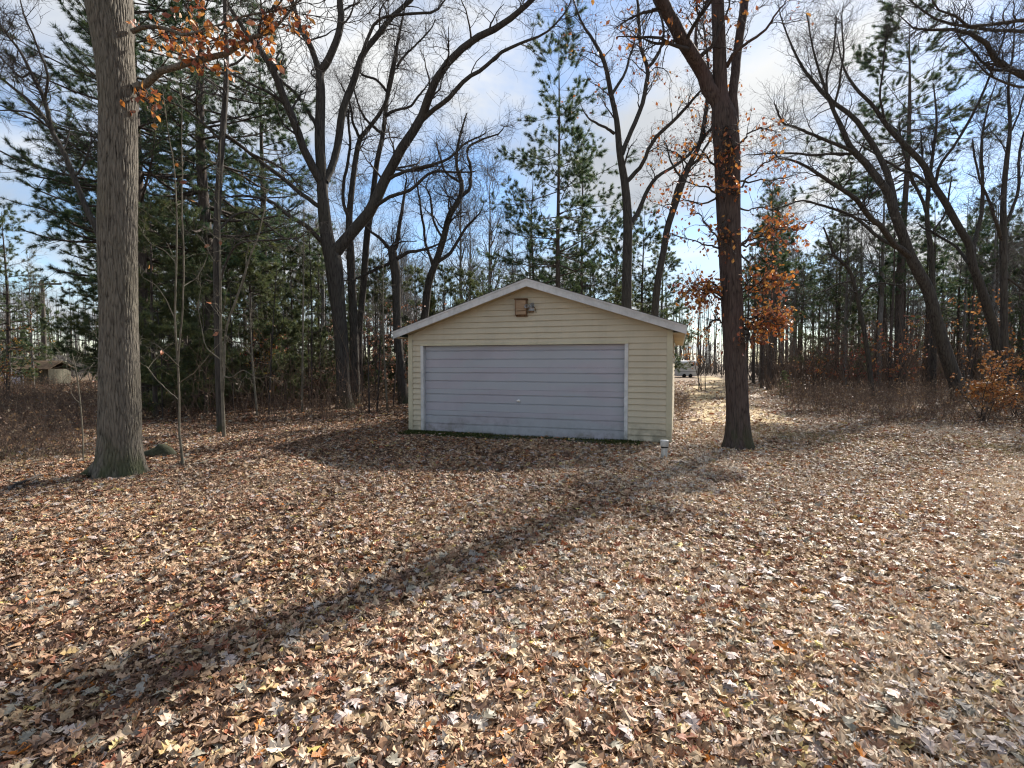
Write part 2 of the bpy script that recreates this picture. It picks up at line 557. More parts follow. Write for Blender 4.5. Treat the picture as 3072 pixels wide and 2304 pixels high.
# ------------------------------------------------------------------ leaf litter
PAL = np.array([[0.46, 0.300, 0.180], [0.58, 0.425, 0.285], [0.31, 0.175, 0.095], [0.15, 0.083, 0.050], [0.38, 0.315, 0.26], [0.30, 0.105, 0.052], [0.50, 0.18, 0.035], [0.55, 0.40, 0.17], [0.65, 0.535, 0.41]])
PW = np.array([0.31, 0.18, 0.17, 0.10, 0.09, 0.045, 0.012, 0.02, 0.055]); PW /= PW.sum()


def leaf_template(wide=1.0, deep=1.0):
    """lobed oak leaf outline, unit length along x"""
    mid = [(0, 0), (0.32, 0), (0.58, 0), (0.83, 0), (1.0, 0)]
    side = [(0.10, 0.05), (0.17, 0.19), (0.27, 0.27), (0.32, 0.10 * deep), (0.44, 0.22), (0.57, 0.36), (0.58, 0.12 * deep), (0.70, 0.22), (0.83, 0.26), (0.83, 0.09 * deep), (0.92, 0.10)]
    v = np.array(mid + [(a, b * wide) for a, b in side] + [(a, -b * wide) for a, b in side] + [(-0.2, 0.008), (-0.2, -0.008)], float)
    up = [[0, 6, 5], [0, 7, 6], [0, 8, 7], [0, 1, 8], [1, 9, 8], [1, 10, 9], [1, 11, 10], [1, 2, 11], [2, 12, 11], [2, 13, 12], [2, 14, 13], [2, 3, 14], [3, 15, 14], [3, 4, 15]]
    dn = [[(k if k < 5 else k + 11) for k in tri][::-1] for tri in up]
    return v, np.array(up + dn + [[0, 27, 28]])


def leaves(rng, x, y, z, size, tv, tf, tilt=15.0, palw=PW):
    n = len(x)
    k = len(tv)
    s = tv[:, 0][None] - 0.5
    w = tv[:, 1][None] * rng.uniform(0.75, 1.25, n)[:, None]
    jit = rng.normal(0, 0.03, (n, k))
    s = s + jit * (tv[:, 1] != 0); w = w + rng.normal(0, 0.03, (n, k)) * (tv[:, 1] != 0)
    cu, cl, fo = rng.normal(0.35, 0.7, n)[:, None], rng.normal(0.2, 0.5, n)[:, None], rng.normal(0.06, 0.22, n)[:, None]
    h = cu * w ** 2 + cl * s ** 2 + fo * np.abs(w) + rng.normal(0, 0.03, (n, k))
    v = np.stack([s, w, h], -1) * size[:, None, None]
    ta = np.radians(rng.normal(0, tilt, n)); tb = np.radians(rng.normal(0, tilt, n)); yw = rng.uniform(0, 6.283, n)

    def rot(v, a, i, j):
        c, s_ = np.cos(a)[:, None], np.sin(a)[:, None]
        o = v.copy()
        o[..., i] = c * v[..., i] - s_ * v[..., j]
        o[..., j] = s_ * v[..., i] + c * v[..., j]
        return o
    v = rot(rot(rot(v, ta, 0, 2), tb, 1, 2), yw, 0, 1)
    lo = v[..., 2].min(1)
    v[..., 0] += x[:, None]; v[..., 1] += y[:, None]
    v[..., 2] += (z - lo * 0.75)[:, None]
    f = (tf[None] + (np.arange(n) * k)[:, None, None]).reshape(-1, 3)
    c = PAL[rng.choice(len(PAL), n, p=palw)] * rng.uniform(0.72, 1.22, (n, 1)) * rng.uniform(0.94, 1.06, (n, 3))
    return v.reshape(-1, 3), f, np.repeat(np.clip(c, 0, 0.8), len(tf), 0)


def wedge(rng, n, y0, y1, k=1.28, c=0.9):
    """random ground points between two depths, in a wedge a little wider than the view"""
    y = np.sqrt(rng.uniform(y0 ** 2, y1 ** 2, n))
    x = rng.uniform(-1, 1, n) * (k * y + c)
    return x, y


def lump(x, y):
    return 0.5 + 0.25 * np.sin(1.7 * x + 2.3 * np.sin(0.9 * y)) + 0.25 * np.sin(1.3 * y - 1.9 * np.sin(1.1 * x))


def keep_mask(rng, x, y):
    a, b = garage_local(x, y)
    ok = ~((a > -0.05) & (a < GW + 0.05) & (b > -0.02) & (b < GD))
    apron = (a > 0.1) & (a < 5.6) & (b > -0.80 + 0.055 * a + 0.10 * np.sin(a * 4.0)) & (b < 0)
    ok &= ~(apron & (rng.random(len(x)) < 0.93))
    on = np.abs(x - path_x(y)) < 1.3 + 1.0 * np.exp(-(y - 10.6) / 3.5) + 0.4 * np.sin(y * 2.3 + x)
    ok &= ~(on & (rng.random(len(x)) < np.clip((y - 9.5) / 8.0, 0, 0.78)))
    for cx, cy, r in ((-6.02, 7.75, 0.42), (4.54, 10.17, 0.33)):
        ok &= (x - cx) ** 2 + (y - cy) ** 2 > r * r
    return ok


# a set of differently curled and coloured leaves; the carpet picks among them leaf by leaf
rng = np.random.default_rng(11)
lmesh, tone = [], []
leaf_set = bpy.data.collections.new('leaf_set')
for k in range(96):
    tv, tf = leaf_template(rng.uniform(0.7, 1.15), rng.uniform(0.6, 1.7))
    v, f, c = leaves(rng, np.zeros(1), np.zeros(1), np.zeros(1), np.ones(1), tv, tf, 5.0)
    c[:] = PAL[np.searchsorted(np.cumsum(PW), (k + 0.5) / 96)] * rng.uniform(0.75, 1.2) * rng.uniform(0.95, 1.05, 3)
    if k == 0: c[:] = (0.50, 0.185, 0.03)
    if k == 1: c[:] = (0.58, 0.46, 0.15)
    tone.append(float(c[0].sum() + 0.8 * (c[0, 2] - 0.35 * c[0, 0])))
    me = mesh('leaf', v, f, False, c); me.materials.append(M['leaf']); lmesh.append(me)
    leaf_set.objects.link(bpy.data.objects.new('leaf_form_%03d' % k, me))


order = np.argsort(tone)            # dark and rusty forms first, palest ones last


def carpet(name, pos, rot, scl, vid, coll):
    me = bpy.data.meshes.new(name)
    n = len(pos)
    me.vertices.add(n)
    me.vertices.foreach_set('co', np.asarray(pos, np.float32).ravel())
    for nm, typ, val, key in (('rot', 'FLOAT_VECTOR', rot, 'vector'), ('scl', 'FLOAT', scl, 'value'), ('vid', 'INT', vid, 'value')):
        at = me.attributes.new(nm, typ, 'POINT')
        at.data.foreach_set(key, np.asarray(val, np.int32 if typ == 'INT' else np.float32).ravel())
    o = ob(name, me)
    g = bpy.data.node_groups.new(name, 'GeometryNodeTree')
    g.interface.new_socket('Geometry', in_out='INPUT', socket_type='NodeSocketGeometry')
    g.interface.new_socket('Geometry', in_out='OUTPUT', socket_type='NodeSocketGeometry')
    gi, go = g.nodes.new('NodeGroupInput'), g.nodes.new('NodeGroupOutput')
    ci = g.nodes.new('GeometryNodeCollectionInfo')
    ci.inputs['Collection'].default_value = coll
    ci.inputs['Separate Children'].default_value = True
    ci.inputs['Reset Children'].default_value = True
    ip = g.nodes.new('GeometryNodeInstanceOnPoints')
    ip.inputs['Pick Instance'].default_value = True
    na = {}
    for nm, dt in (('rot', 'FLOAT_VECTOR'), ('scl', 'FLOAT'), ('vid', 'INT')):
        na[nm] = g.nodes.new('GeometryNodeInputNamedAttribute')
        na[nm].data_type = dt
        na[nm].inputs['Name'].default_value = nm
    e2r = g.nodes.new('FunctionNodeEulerToRotation')
    L = g.links.new
    L(gi.outputs[0], ip.inputs['Points']); L(ci.outputs[0], ip.inputs['Instance'])
    L(na['vid'].outputs[0], ip.inputs['Instance Index'])
    L(na['rot'].outputs[0], e2r.inputs[0]); L(e2r.outputs[0], ip.inputs['Rotation'])
    L(na['scl'].outputs[0], ip.inputs['Scale']); L(ip.outputs[0], go.inputs[0])
    md = o.modifiers.new('scatter', 'NODES')
    md.node_group = g
    return o


rng = np.random.default_rng(5)
pp, pr_, ps, pi2 = [], [], [], []
for (y0, y1, dens, s0, s1, zt, tl) in ((1.15, 3.6, 2000, 0.055, 0.115, 0.026, 10), (3.6, 8.0, 1400, 0.06, 0.12, 0.026, 10), (8.0, 14.0, 600, 0.075, 0.13, 0.028, 10), (14.0, 24.0, 140, 0.10, 0.18, 0.035, 10), (24.0, 46.0, 20, 0.15, 0.28, 0.04, 10)):
    area = 1.28 * (y1 ** 2 - y0 ** 2) + 1.8 * (y1 - y0)
    x, y = wedge(rng, int(area * dens), y0, y1)
    # thinner, grassier patches on the right and along the track
    thin = np.clip((x - 2.0) / 5.0, 0, 1) * np.clip((y - 6) / 5, 0, 1) * 0.35 * lump(x * 0.8 + 2, y * 0.8)
    ok = keep_mask(rng, x, y) & (rng.random(len(x)) > thin)
    x, y = x[ok], y[ok]
    n = len(x)
    lay = rng.random(n) ** 0.8
    z = gz(x, y) * np.exp(-(x ** 2 + (y - 8) ** 2) / 3600) + 0.006 + zt * lay * (0.6 + 0.8 * lump(x, y))
    pp.append(np.column_stack([x, y, z]))
    steep = np.where(rng.random(n) < 0.10, 3.2, 1.0)
    pr_.append(np.column_stack([np.radians(rng.normal(0, tl, n) * steep), np.radians(rng.normal(0, tl, n) * steep), rng.uniform(0, 6.283, n)]))
    ps.append(rng.uniform(s0, s1, n))
    # drifts: some patches hold darker leaves, others paler; sun sheen on the right painted as paler leaves
    drift_sheen = 0.20 * (lump(x * 0.55 + 3, y * 0.55 - 1) - 0.5) + 0.16 * (lump(x * 1.6, y * 1.6 + 5) - 0.5) + 0.15 * np.tanh((x - 0.8) / 2.5) - 0.08 * (y > 9)
    rank = np.clip(rng.random(n) + drift_sheen, 0, 0.999)
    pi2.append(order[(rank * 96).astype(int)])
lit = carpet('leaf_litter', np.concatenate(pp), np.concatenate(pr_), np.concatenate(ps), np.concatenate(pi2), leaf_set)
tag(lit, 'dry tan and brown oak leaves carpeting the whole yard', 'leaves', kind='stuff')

# the nearest leaves, one by one
rng = np.random.default_rng(12)
for _ in range(299):
    y = math.sqrt(rng.uniform(1.75 ** 2, 3.0 ** 2)); x = rng.uniform(-1.02, 1.02) * y
    o = ob('leaf', lmesh[int(rng.integers(1, 96))], None, ground, (x, y, float(gz(x, y)) + rng.uniform(0.035, 0.05)),
           (math.radians(rng.normal(0, 12)), math.radians(rng.normal(0, 12)), rng.uniform(0, 6.28)))
    s = rng.uniform(0.075, 0.115); o.scale = (s, s, s)
p = G(2350, 1975)
o = ob('leaf', lmesh[0], None, ground, (p[0], p[1], 0.055), (0.2, -0.15, 0.3)); o.scale = (0.14, 0.14, 0.14)
o['label'] = 'bright orange oak leaf'

# ------------------------------------------------------------------ garage
ga = thing('garage', 'pale yellow gabled garage with wide white overhead door', 'garage', (GO[0], GO[1], 0), GA)
H = 2.42
PK = GW / 2
SL = 1 / 3.03
EXPO = 0.1318
DX0, DX1, DZ1 = 0.385, 5.215, 2.125         # door opening
wall_v = [box(0.02, DX0 - 0.03, 0.015, 0.12, 0.03, DZ1 + 0.1), box(DX1 + 0.03, GW - 0.02, 0.015, 0.12, 0.03, DZ1 + 0.1), box(0.02, GW - 0.02, 0.0155, 0.12, DZ1 + 0.1005, H),
          box(0.02, 0.12, 0.1205, GD - 0.02, 0.03, H), box(GW - 0.12, GW - 0.02, 0.1205, GD - 0.02, 0.03, H), box(0.1205, GW - 0.1205, GD - 0.12, GD - 0.02, 0.03, H)]
v, f = join(wall_v)
gv = np.array([[0.02, y, H + 0.0005] for y in (0.015, 0.12)] + [[GW - 0.02, y, H + 0.0005] for y in (0.015, 0.12)] + [[PK, y, H + PK * SL] for y in (0.015, 0.12)])
gf = [np.array([[0, 2, 4], [1, 5, 3]]) + len(v), np.array([[0, 4, 5, 1], [2, 3, 5, 4], [0, 1, 3, 2]]) + len(v)]
wall = ob('wall', mesh('wall', np.concatenate([v, gv]), [f] + gf, False), M['siding'], ga)


def lap(x0, x1, z0, z1, xa=None, xb=None, t0=0.030, t1=0.003):
    """one lap of siding: lower edge stands proud; xa/xb are the ends at the top edge"""
    xa = x0 if xa is None else xa
    xb = x1 if xb is None else xb
    v = np.array([[x0, -t0, z0], [x1, -t0, z0], [xb, -t1, z1], [xa, -t1, z1], [x0, 0.012, z0], [x1, 0.012, z0], [xb, 0.012, z1], [xa, 0.012, z1],
                  [x0, -t0 + 0.003, z0 - 0.006], [x1, -t0 + 0.003, z0 - 0.006]])
    f = [np.array([[0, 1, 2, 3], [4, 7, 6, 5], [3, 2, 6, 7], [0, 3, 7, 4], [1, 5, 6, 2], [8, 9, 1, 0], [4, 5, 9, 8]])]
    return v, f


sh_cache = {}
for k in range(32):
    z0 = 0.035 + k * EXPO
    z1 = z0 + EXPO - 0.001
    if z0 > H + PK * SL - 0.05:
        break
    if z1 < DZ1 + 0.13:
        for (a, b) in ((0.085, DX0 - 0.075), (DX1 + 0.075, GW - 0.085)):
            key = (a, b)
            if z0 < DZ1 + 0.05 < z1:
                pass
            if key not in sh_cache:
                v, f = lap(a, b, 0, EXPO - 0.001)
                sh_cache[key] = mesh('siding_board', v, f, False)
            if z1 < DZ1 + 0.06:
                ob('siding_board', sh_cache[key], M['siding'], wall, (0, 0, z0))
        if z1 >= DZ1 + 0.06:
            v, f = lap(0.085, GW - 0.085, max(z0, DZ1 + 0.062), z1)
            ob('siding_board', mesh('siding_board', v, f, False), M['siding'], wall)
    else:
        def edge(z):
            e = max(0.085, (z - H + 0.01) / SL if z > H else 0.085)
            return e
        a0, a1 = edge(z0), edge(z1)
        if a1 >= PK - 0.01:
            a1 = PK - 0.01
        v, f = lap(a0, GW - a0, z0, z1, a1, GW - a1)
        ob('siding_board', mesh('siding_board', v, f, False), M['siding'], wall)
v, f = lap(0.06, GD - 0.06, 0, EXPO - 0.001)
side_me = mesh('siding_board', v, f, False); side_me.materials.append(M['siding'])
for k in range(18):
    z0 = 0.035 + k * EXPO
    ob('siding_board', side_me, None, wall, (GW, 0, z0), (0, 0, math.pi / 2))
    ob('siding_board', side_me, None, wall, (0, GD, z0), (0, 0, -math.pi / 2))
for x0, x1 in ((-0.034, 0.085), (GW - 0.085, GW + 0.034)):
    boxes('corner_post', [(x0, x1, -0.036, 0.055, 0.02, H - 0.02)], M['trim'], ga)
# door surround
for x0, x1 in ((DX0 - 0.075, DX0), (DX1, DX1 + 0.075)):
    boxes('door_jamb', [(x0, x1, -0.038, 0.10, 0.0, DZ1 + 0.0)], M['fascia'], ga)
boxes('door_header', [(DX0 - 0.085, DX1 + 0.085, -0.046, 0.10, DZ1 + 0.001, DZ1 + 0.058)], M['trim'], ga)
# overhead door: four ribbed sections
SH = (DZ1 - 0.035) / 4
prof = [(0.055, 0.0), (0.075, 0.004)]
pr = []
g1, g2 = SH - 0.128, SH - 0.328
for zc, dp in ((0.0, 0.006),):
    pr.append((0.062 + dp, 0.0))
pr += [(0.062, 0.006), (0.062, g2 - 0.014), (0.082, g2 - 0.006), (0.082, g2 + 0.006), (0.062, g2 + 0.014), (0.062, g1 - 0.014), (0.082, g1 - 0.006), (0.082, g1 + 0.006), (0.062, g1 + 0.014), (0.062, SH - 0.006), (0.067, SH - 0.001)]
pr += [(0.10, SH - 0.001), (0.10, 0.0)]
v, f = extrude_profile([(a, b) for a, b in pr], DX0 + 0.004, DX1 - 0.004)
door_me = mesh('door_section', v, f, False)
door_me.materials.append(M['door'])
sections = []
for k in range(4):
    z = 0.033 + k * SH
    sections.append(ob('door_section', door_me, None, ga, (0, 0, z)))
    sections[-1]['label'] = ['lowest ribbed white door section, dented and dirty', 'ribbed white door section with the lock handle', 'ribbed white door section above the middle', 'top ribbed white door section under the header'][k]
boxes('bottom_seal', [(DX0 + 0.006, DX1 - 0.006, 0.064, 0.098, 0.004, 0.032)], M['fascia'], ga)
# lock handle
hx, hz = 2.80, 0.83
a = np.linspace(0, 2 * math.pi, 17)[:-1]
hv, hq = tubes(np.array([[[hx, 0.0615, hz], [hx, 0.052, hz], [hx, 0.046, hz]]]), np.array([[0.036, 0.034, 0.012]]), 16)
v2, f2 = box(hx - 0.045, hx + 0.045, 0.034, 0.046, hz - 0.011, hz + 0.011)
vv, ff = join([(hv, hq), (v2, f2)])
ob('lock_handle', mesh('lock_handle', vv, ff, False), M['chrome'], ga)
# dark interior behind the door
boxes('back_panel', [(DX0 - 0.02, DX1 + 0.02, 0.125, 0.135, 0.02, DZ1 + 0.03)], M['dark'], ga)
# roof
OV, EO = 0.30, 0.30
SLB = SL
zr = lambda x: 3.585 - abs(x - PK) * SLB                                   # top of the rake boards


def slab(name, side, y0, y1, top, bot, x_in, x_out, m, parent=ga, xi2=None):
    """sloping slab on one side of the ridge"""
    sgn = -1 if side == 0 else 1
    xs = [PK + sgn * x_in, PK + sgn * x_out]
    v = []
    for y in (y0, y1):
        for x in xs:
            zt = 3.585 - abs(x - PK) * SLB
            v += [[x, y, zt + top], [x, y, zt + bot]]
    v = np.array(v)
    f = np.array([[0, 2, 6, 4], [1, 5, 7, 3], [0, 1, 3, 2], [4, 6, 7, 5], [0, 4, 5, 1], [2, 3, 7, 6]])
    if sgn > 0:
        f = f[:, ::-1]
    return ob(name, mesh(name, v, f, False), m, parent)


for side in (0, 1):
    slab('roof', side, -OV - 0.02, GD + OV, 0.014, 0.0015, 0.0, PK + EO + 0.02, M['shingle'])
    slab('roof_deck', side, -OV + 0.031, GD + OV - 0.03, -0.0005, -0.022, 0.0, PK + EO - 0.031, M['soffit'])
    slab('rake_board', side, -OV, -OV + 0.03, 0.0, -0.172, 0.0, PK + EO, M['fascia'])
    slab('drip_edge', side, -OV - 0.012, -OV - 0.001, 0.0005, -0.036, 0.0, PK + EO + 0.004, M['fascia'])
    slab('rake_board', side, GD + OV - 0.03, GD + OV, 0.0, -0.172, 0.0, PK + EO, M['fascia'])
    x = -EO if side == 0 else GW + EO
    xa, xb = (x, x + 0.028) if side == 0 else (x - 0.028, x)
    boxes('eave_board', [(xa, xb, -OV + 0.031, GD + OV - 0.031, 2.312, 2.435)], M['fascia'], ga)
    xa, xb = (-EO + 0.0285, -0.0345) if side == 0 else (GW + 0.0345, GW + EO - 0.0285)
    boxes('eave_soffit', [(xa, xb, -OV + 0.031, GD + OV - 0.031, 2.318, 2.330)], M['soffit'], ga)
    # rake soffit under the gable overhang
    slab('rake_soffit', side, -OV + 0.0305, 0.03, -0.1495, -0.160, 0.0, PK - 0.0, M['soffit'])
boxes('foundation', [(-0.03, GW + 0.03, -0.035, GD + 0.03, -0.2, 0.018)], M['concrete'], ga)
# concrete apron in front of the door
n = 60
ax = np.linspace(0.05, 5.5, n)
edge_y = -0.95 + 0.055 * ax + 0.08 * np.sin(ax * 3.1) + 0.05 * np.sin(ax * 7.7 + 1)
top = np.column_stack([ax, np.full(n, -0.036), np.full(n, 0.016)]); mid = np.column_stack([ax, edge_y * 0.6, np.full(n, 0.03)])
low = np.column_stack([ax, edge_y, np.full(n, -0.04)])
v = np.concatenate([top, mid, low]); i = np.arange(n - 1)
q = np.concatenate([np.column_stack([i, i + n, i + n + 1, i + 1]), np.column_stack([i + n, i + 2 * n, i + 2 * n + 1, i + n + 1])])
o = ob('concrete_apron', mesh('concrete_apron', v, q), M['concrete'], None, (GO[0], GO[1], 0), (0, 0, GA))
tag(o, kind='structure')
# moss and weeds on the apron
rng = np.random.default_rng(3)
n = 11000
a_ = np.where(rng.random(n) < 0.72, rng.beta(1.2, 2.2, n) * 2.6 - 0.05, rng.uniform(0, 5.6, n)); a_[: n // 9] = rng.normal(5.15, 0.18, n // 9)
b_ = -0.04 - 0.62 * rng.random(n) ** 1.3
wx = GO[0] + a_ * GX[0] + b_ * GY[0]; wy = GO[1] + a_ * GX[1] + b_ * GY[1]
hh = rng.uniform(0.02, 0.07, n)
base = np.column_stack([wx, wy, np.full(n, 0.01)])
ang = rng.uniform(0, 6.28, n); wd = rng.uniform(0.008, 0.02, n)
dv = np.column_stack([np.cos(ang), np.sin(ang), np.zeros(n)]) * wd[:, None]
tip = base + np.column_stack([rng.normal(0, 0.02, n), rng.normal(0, 0.02, n), hh])
v = np.stack([base - dv, base + dv, tip], 1).reshape(-1, 3)
c = np.array([0.045, 0.055, 0.018]) * rng.uniform(0.6, 1.9, (n, 1))
tag(ob('moss', mesh('moss', v, np.arange(3 * n).reshape(n, 3), False, c), M['moss']), 'dark green moss along the foot of the garage door', 'moss', kind='stuff')

# bat house on the gable
bo = thing('bat_house', 'small brown wooden bat house on the garage gable', 'bat house', (GO[0] + 2.90 * GX[0] - 0.02 * GY[0], GO[1] + 2.90 * GX[1] - 0.02 * GY[1], 2.765), GA)
bw, bh, bd = 0.135, 0.40, 0.10
boxes('back_board', [(-bw, bw, -0.018, 0.0, 0.0, bh)], M['wood_box'], bo)
for s in (-1, 1):
    boxes('side_board', [(s * bw - 0.018 * (s > 0), s * bw + 0.018 * (s < 0), -bd, -0.0185, 0.03, bh - 0.02)], M['wood_box'], bo)
boxes('front_board', [(-bw + 0.0185, bw - 0.0185, -bd + 0.004, -bd + 0.022, 0.135, bh - 0.03)], M['wood_pale'], bo)
boxes('front_board', [(-bw + 0.0185, bw - 0.0185, -bd + 0.000, -bd + 0.020, 0.045, 0.122)], M['wood_pale'], bo)
boxes('roof', [(-bw - 0.012, bw + 0.012, -bd - 0.025, 0.0, bh - 0.019, bh + 0.004)], M['wood_box'], bo)
# flood light beside it
fl = thing('flood_light', 'grey bracket flood light beside the bat house', 'light', (GO[0] + 3.13 * GX[0] - 0.02 * GY[0], GO[1] + 3.13 * GX[1] - 0.02 * GY[1], 2.90), GA)
boxes('mount_plate', [(-0.06, 0.06, -0.03, 0.0, -0.005, 0.10)], M['grey_metal'], fl)
boxes('ledge', [(-0.065, 0.065, -0.075, 0.0, -0.04, -0.012)], M['wood_box'], fl)
hv, hq = tubes(np.array([[[-0.03, -0.03, 0.06], [-0.05, -0.07, 0.075], [-0.075, -0.12, 0.085], [-0.09, -0.15, 0.09]], [[0.03, -0.03, 0.06], [0.045, -0.07, 0.09], [0.05, -0.11, 0.11], [0.055, -0.14, 0.115]]]),
               np.array([[0.015, 0.022, 0.042, 0.05]] * 2), 12)
ob('lamp_head', mesh('lamp_head', hv[:48], hq[:36], True), M['grey_metal'], fl)
ob('lamp_head', mesh('lamp_head', hv[48:], hq[36:] - 48, True), M['grey_metal'], fl)
hv, hq = tubes(np.array([[[0.05, -0.03, 0.09], [0.09, -0.03, 0.05], [0.105, -0.022, -0.01], [0.11, -0.02, -0.05]]]), np.full((1, 4), 0.006), 6)
ob('cable', mesh('cable', hv, hq), M['dark'], fl)

# white vent pipe by the corner
p = G(1992, 1379)
pi_ = thing('vent_pipe', 'short white capped pipe standing in the leaves by the garage corner', 'pipe', (p[0], p[1], 0))
hv, hq = tubes(np.array([[[0, 0, -0.1], [0.002, 0, 0.1], [0.004, 0, 0.2], [0.005, 0, 0.25]]]), np.full((1, 4), 0.055), 20)
ob('shaft', mesh('shaft', hv, hq), M['pvc'], pi_)
hv, hq = tubes(np.array([[[0.005, 0, 0.215], [0.005, 0, 0.2155], [0.005, 0, 0.225], [0.005, 0, 0.232], [0.005, 0, 0.233]]]), np.array([[0.056, 0.063, 0.064, 0.063, 0.05]]), 20)
ob('dark_collar', mesh('dark_collar', hv, hq), M['dark'], pi_)
zz_ = [0.236, 0.237, 0.25, 0.325, 0.34, 0.348, 0.350]
hv, hq = tubes(np.array([[[0.005, 0, z] for z in zz_]]), np.array([[0.04, 0.068, 0.072, 0.072, 0.079, 0.072, 0.002]]), 24)
ob('cap', mesh('cap', hv, hq), M['pvc'], pi_)

# ------------------------------------------------------------------ trees traced limb by limb
RUST = np.array([[0.36, 0.115, 0.035], [0.46, 0.17, 0.035], [0.27, 0.085, 0.045], [0.50, 0.24, 0.06], [0.22, 0.10, 0.06]])


def tree_leaves(rng, P, R, n, t0, t1, size, pal, droop=0.9, spread=0.04):
    i = rng.integers(0, len(P), n)
    pos, tan, r = sample(P, R, i, rng.uniform(t0, t1, n))
    pos = pos + rng.normal(0, spread, (n, 3))
    d = norm(rng.normal(size=(n, 3)) + np.array([0, 0, -droop]))
    w = norm(np.cross(d, rng.normal(size=(n, 3))))
    nn = np.cross(d, w)
    s = rng.uniform(size * 0.7, size * 1.25, n)[:, None]
    b, e = pos, pos + d * s
    m = pos + d * s * 0.45 + nn * s * 0.10
    v = np.stack([b, m + w * s * 0.30, m + d * s * 0.15 - nn * s * 0.04, m - w * s * 0.30, e, m + d * s * 0.3 + w * s * 0.2, m + d * s * 0.3 - w * s * 0.2], 1)
    f = (np.array([[0, 1, 2], [0, 2, 3], [2, 1, 5], [2, 5, 4], [2, 4, 6], [2, 6, 3]])[None] + (np.arange(n) * 7)[:, None, None]).reshape(-1, 3)
    c = pal[rng.integers(0, len(pal), n)] * rng.uniform(0.7, 1.25, (n, 1))
    return v.reshape(-1, 3), f, np.repeat(c, 6, 0)


def px_line(pts, Y0):
    """(px, py, r_px, dY) -> (x, y, z, r)"""
    out = []
    for p in pts:
        Yd = Y0 + (p[3] if len(p) > 3 else 0.0)
        w = PT(p[0], p[1], Yd)
        th = math.atan(abs(p[0] - 1536) / F)
        out.append([w[0], w[1], w[2], p[2] * Yd * math.cos(th) / F])
    return np.array(out)


def traced_tree(name, label, cat, base, trunk, limbs, m, seed, nA=40, LA=(1.0, 2.6), nB=260, LB=(0.5, 1.3), nC=1500, LC=(0.25, 0.7),
                S=16, ridge=0.0, nr=40, flare=0.5, K=40, rmin=0.0045, up=0.06, wig=0.22, top_t=0.45, dead=None, group=None, twig='twig', grow_trunk=True, zero=True):
    """base (px, depth) on the ground; trunk and limbs as (px, py, radius px, depth offset)"""
    rng = np.random.default_rng(seed)
    Y0 = base[1]
    bx = (base[0] - 1536) / F * (Y0 * CP + EYE * SP)
    b0 = np.array([bx, Y0, 0.0])
    t = thing(name, label, cat, b0, 0, group)
    ln = px_line(trunk, Y0)
    foot = np.array([[bx, Y0, -0.12, ln[0, 3] * 1.02]])
    ln = np.concatenate([foot, ln])
    ln[:, :3] -= b0
    sm = smooth_line(ln, K)
    P, R = sm[:, :3], np.maximum(sm[:, 3], rmin)
    v, q = trunk_tube(P, R, S, ridge, nr, flare, 5, seed)
    ob('trunk', mesh('trunk', v, q), m, t)
    LP, LR = [], []
    for lb in limbs:
        l4 = px_line(lb, Y0)
        l4[:, :3] -= b0
        dirn = norm(l4[-1, :3] - l4[-2, :3] + np.array([0, 0, 0.15]))
        tipl = max(0.5, 22 * l4[-1, 3])
        l4 = np.concatenate([l4, [np.append(l4[-1, :3] + dirn * tipl * 0.5 + rng.normal(0, 0.06, 3), l4[-1, 3] * 0.6), np.append(l4[-1, :3] + dirn * tipl + rng.normal(0, 0.15, 3), rmin)]])
        s4 = smooth_line(l4, 22)
        wob = rng.normal(0, 1, (22, 3)); wob = (wob + np.roll(wob, 1, 0) + np.roll(wob, -1, 0)) / 3
        s4[2:-1, :3] += wob[2:-1] * (0.25 * s4[2:-1, 3:4] + 0.01)
        LP.append(s4[:, :3]); LR.append(np.maximum(s4[:, 3], rmin))
        v, q = tubes(LP[-1][None], LR[-1][None], 10)
        ob('limb', mesh('limb', v, q), m, t)
    if grow_trunk:
        k0 = int(K * top_t)
        s4 = smooth_line(np.column_stack([P, R])[k0:], 22)
        LP.append(s4[:, :3]); LR.append(s4[:, 3])
    LP, LR = np.array(LP), np.array(LR)
    tw = []
    A = spawn(rng, LP, LR, nA, 0.22, 1.0, LA[0], LA[1], 25, 75, up * 0.5, wig * 0.95, 9, 0.34, rmin * 1.6, 0.2, 0.45, 0.22, 0.045)
    tw.append(tubes(*A, 5))
    ap, ar = A
    pool_P = np.concatenate([ap, LP[:, np.linspace(11, 21, 9).astype(int)]]); pool_R = np.concatenate([ar, LR[:, np.linspace(11, 21, 9).astype(int)]])
    B = spawn(rng, pool_P, pool_R, nB, 0.15, 1.0, LB[0], LB[1], 25, 80, up * 0.5, wig * 1.25, 6, 0.55, rmin * 1.2, 0.1, 0.35, 0.3, 0.014)
    tw.append(tubes(*B, 4))
    bp = B
    if nC:
        Cc = spawn(rng, B[0], B[1], nC, 0.1, 1.0, LC[0], LC[1], 25, 80, up * 0.5, wig * 1.5, 4, 0.7, rmin * 0.9, 0.0, 0.2, 0.5, 0.007)
        tw.append(tubes(*Cc, 3))
        bp = Cc
    v, q = join(tw)
    ob('crown', mesh('crown', v, q), M[twig], t)
    if dead:
        n, size = dead
        v, f, c = tree_leaves(rng, bp[0], bp[1], n, 0.2, 1.0, size, RUST)
        tag(ob('withered_leaves', mesh('withered_leaves', v, f, False, c), M['tree_leaf'], t), kind='stuff')
    return t


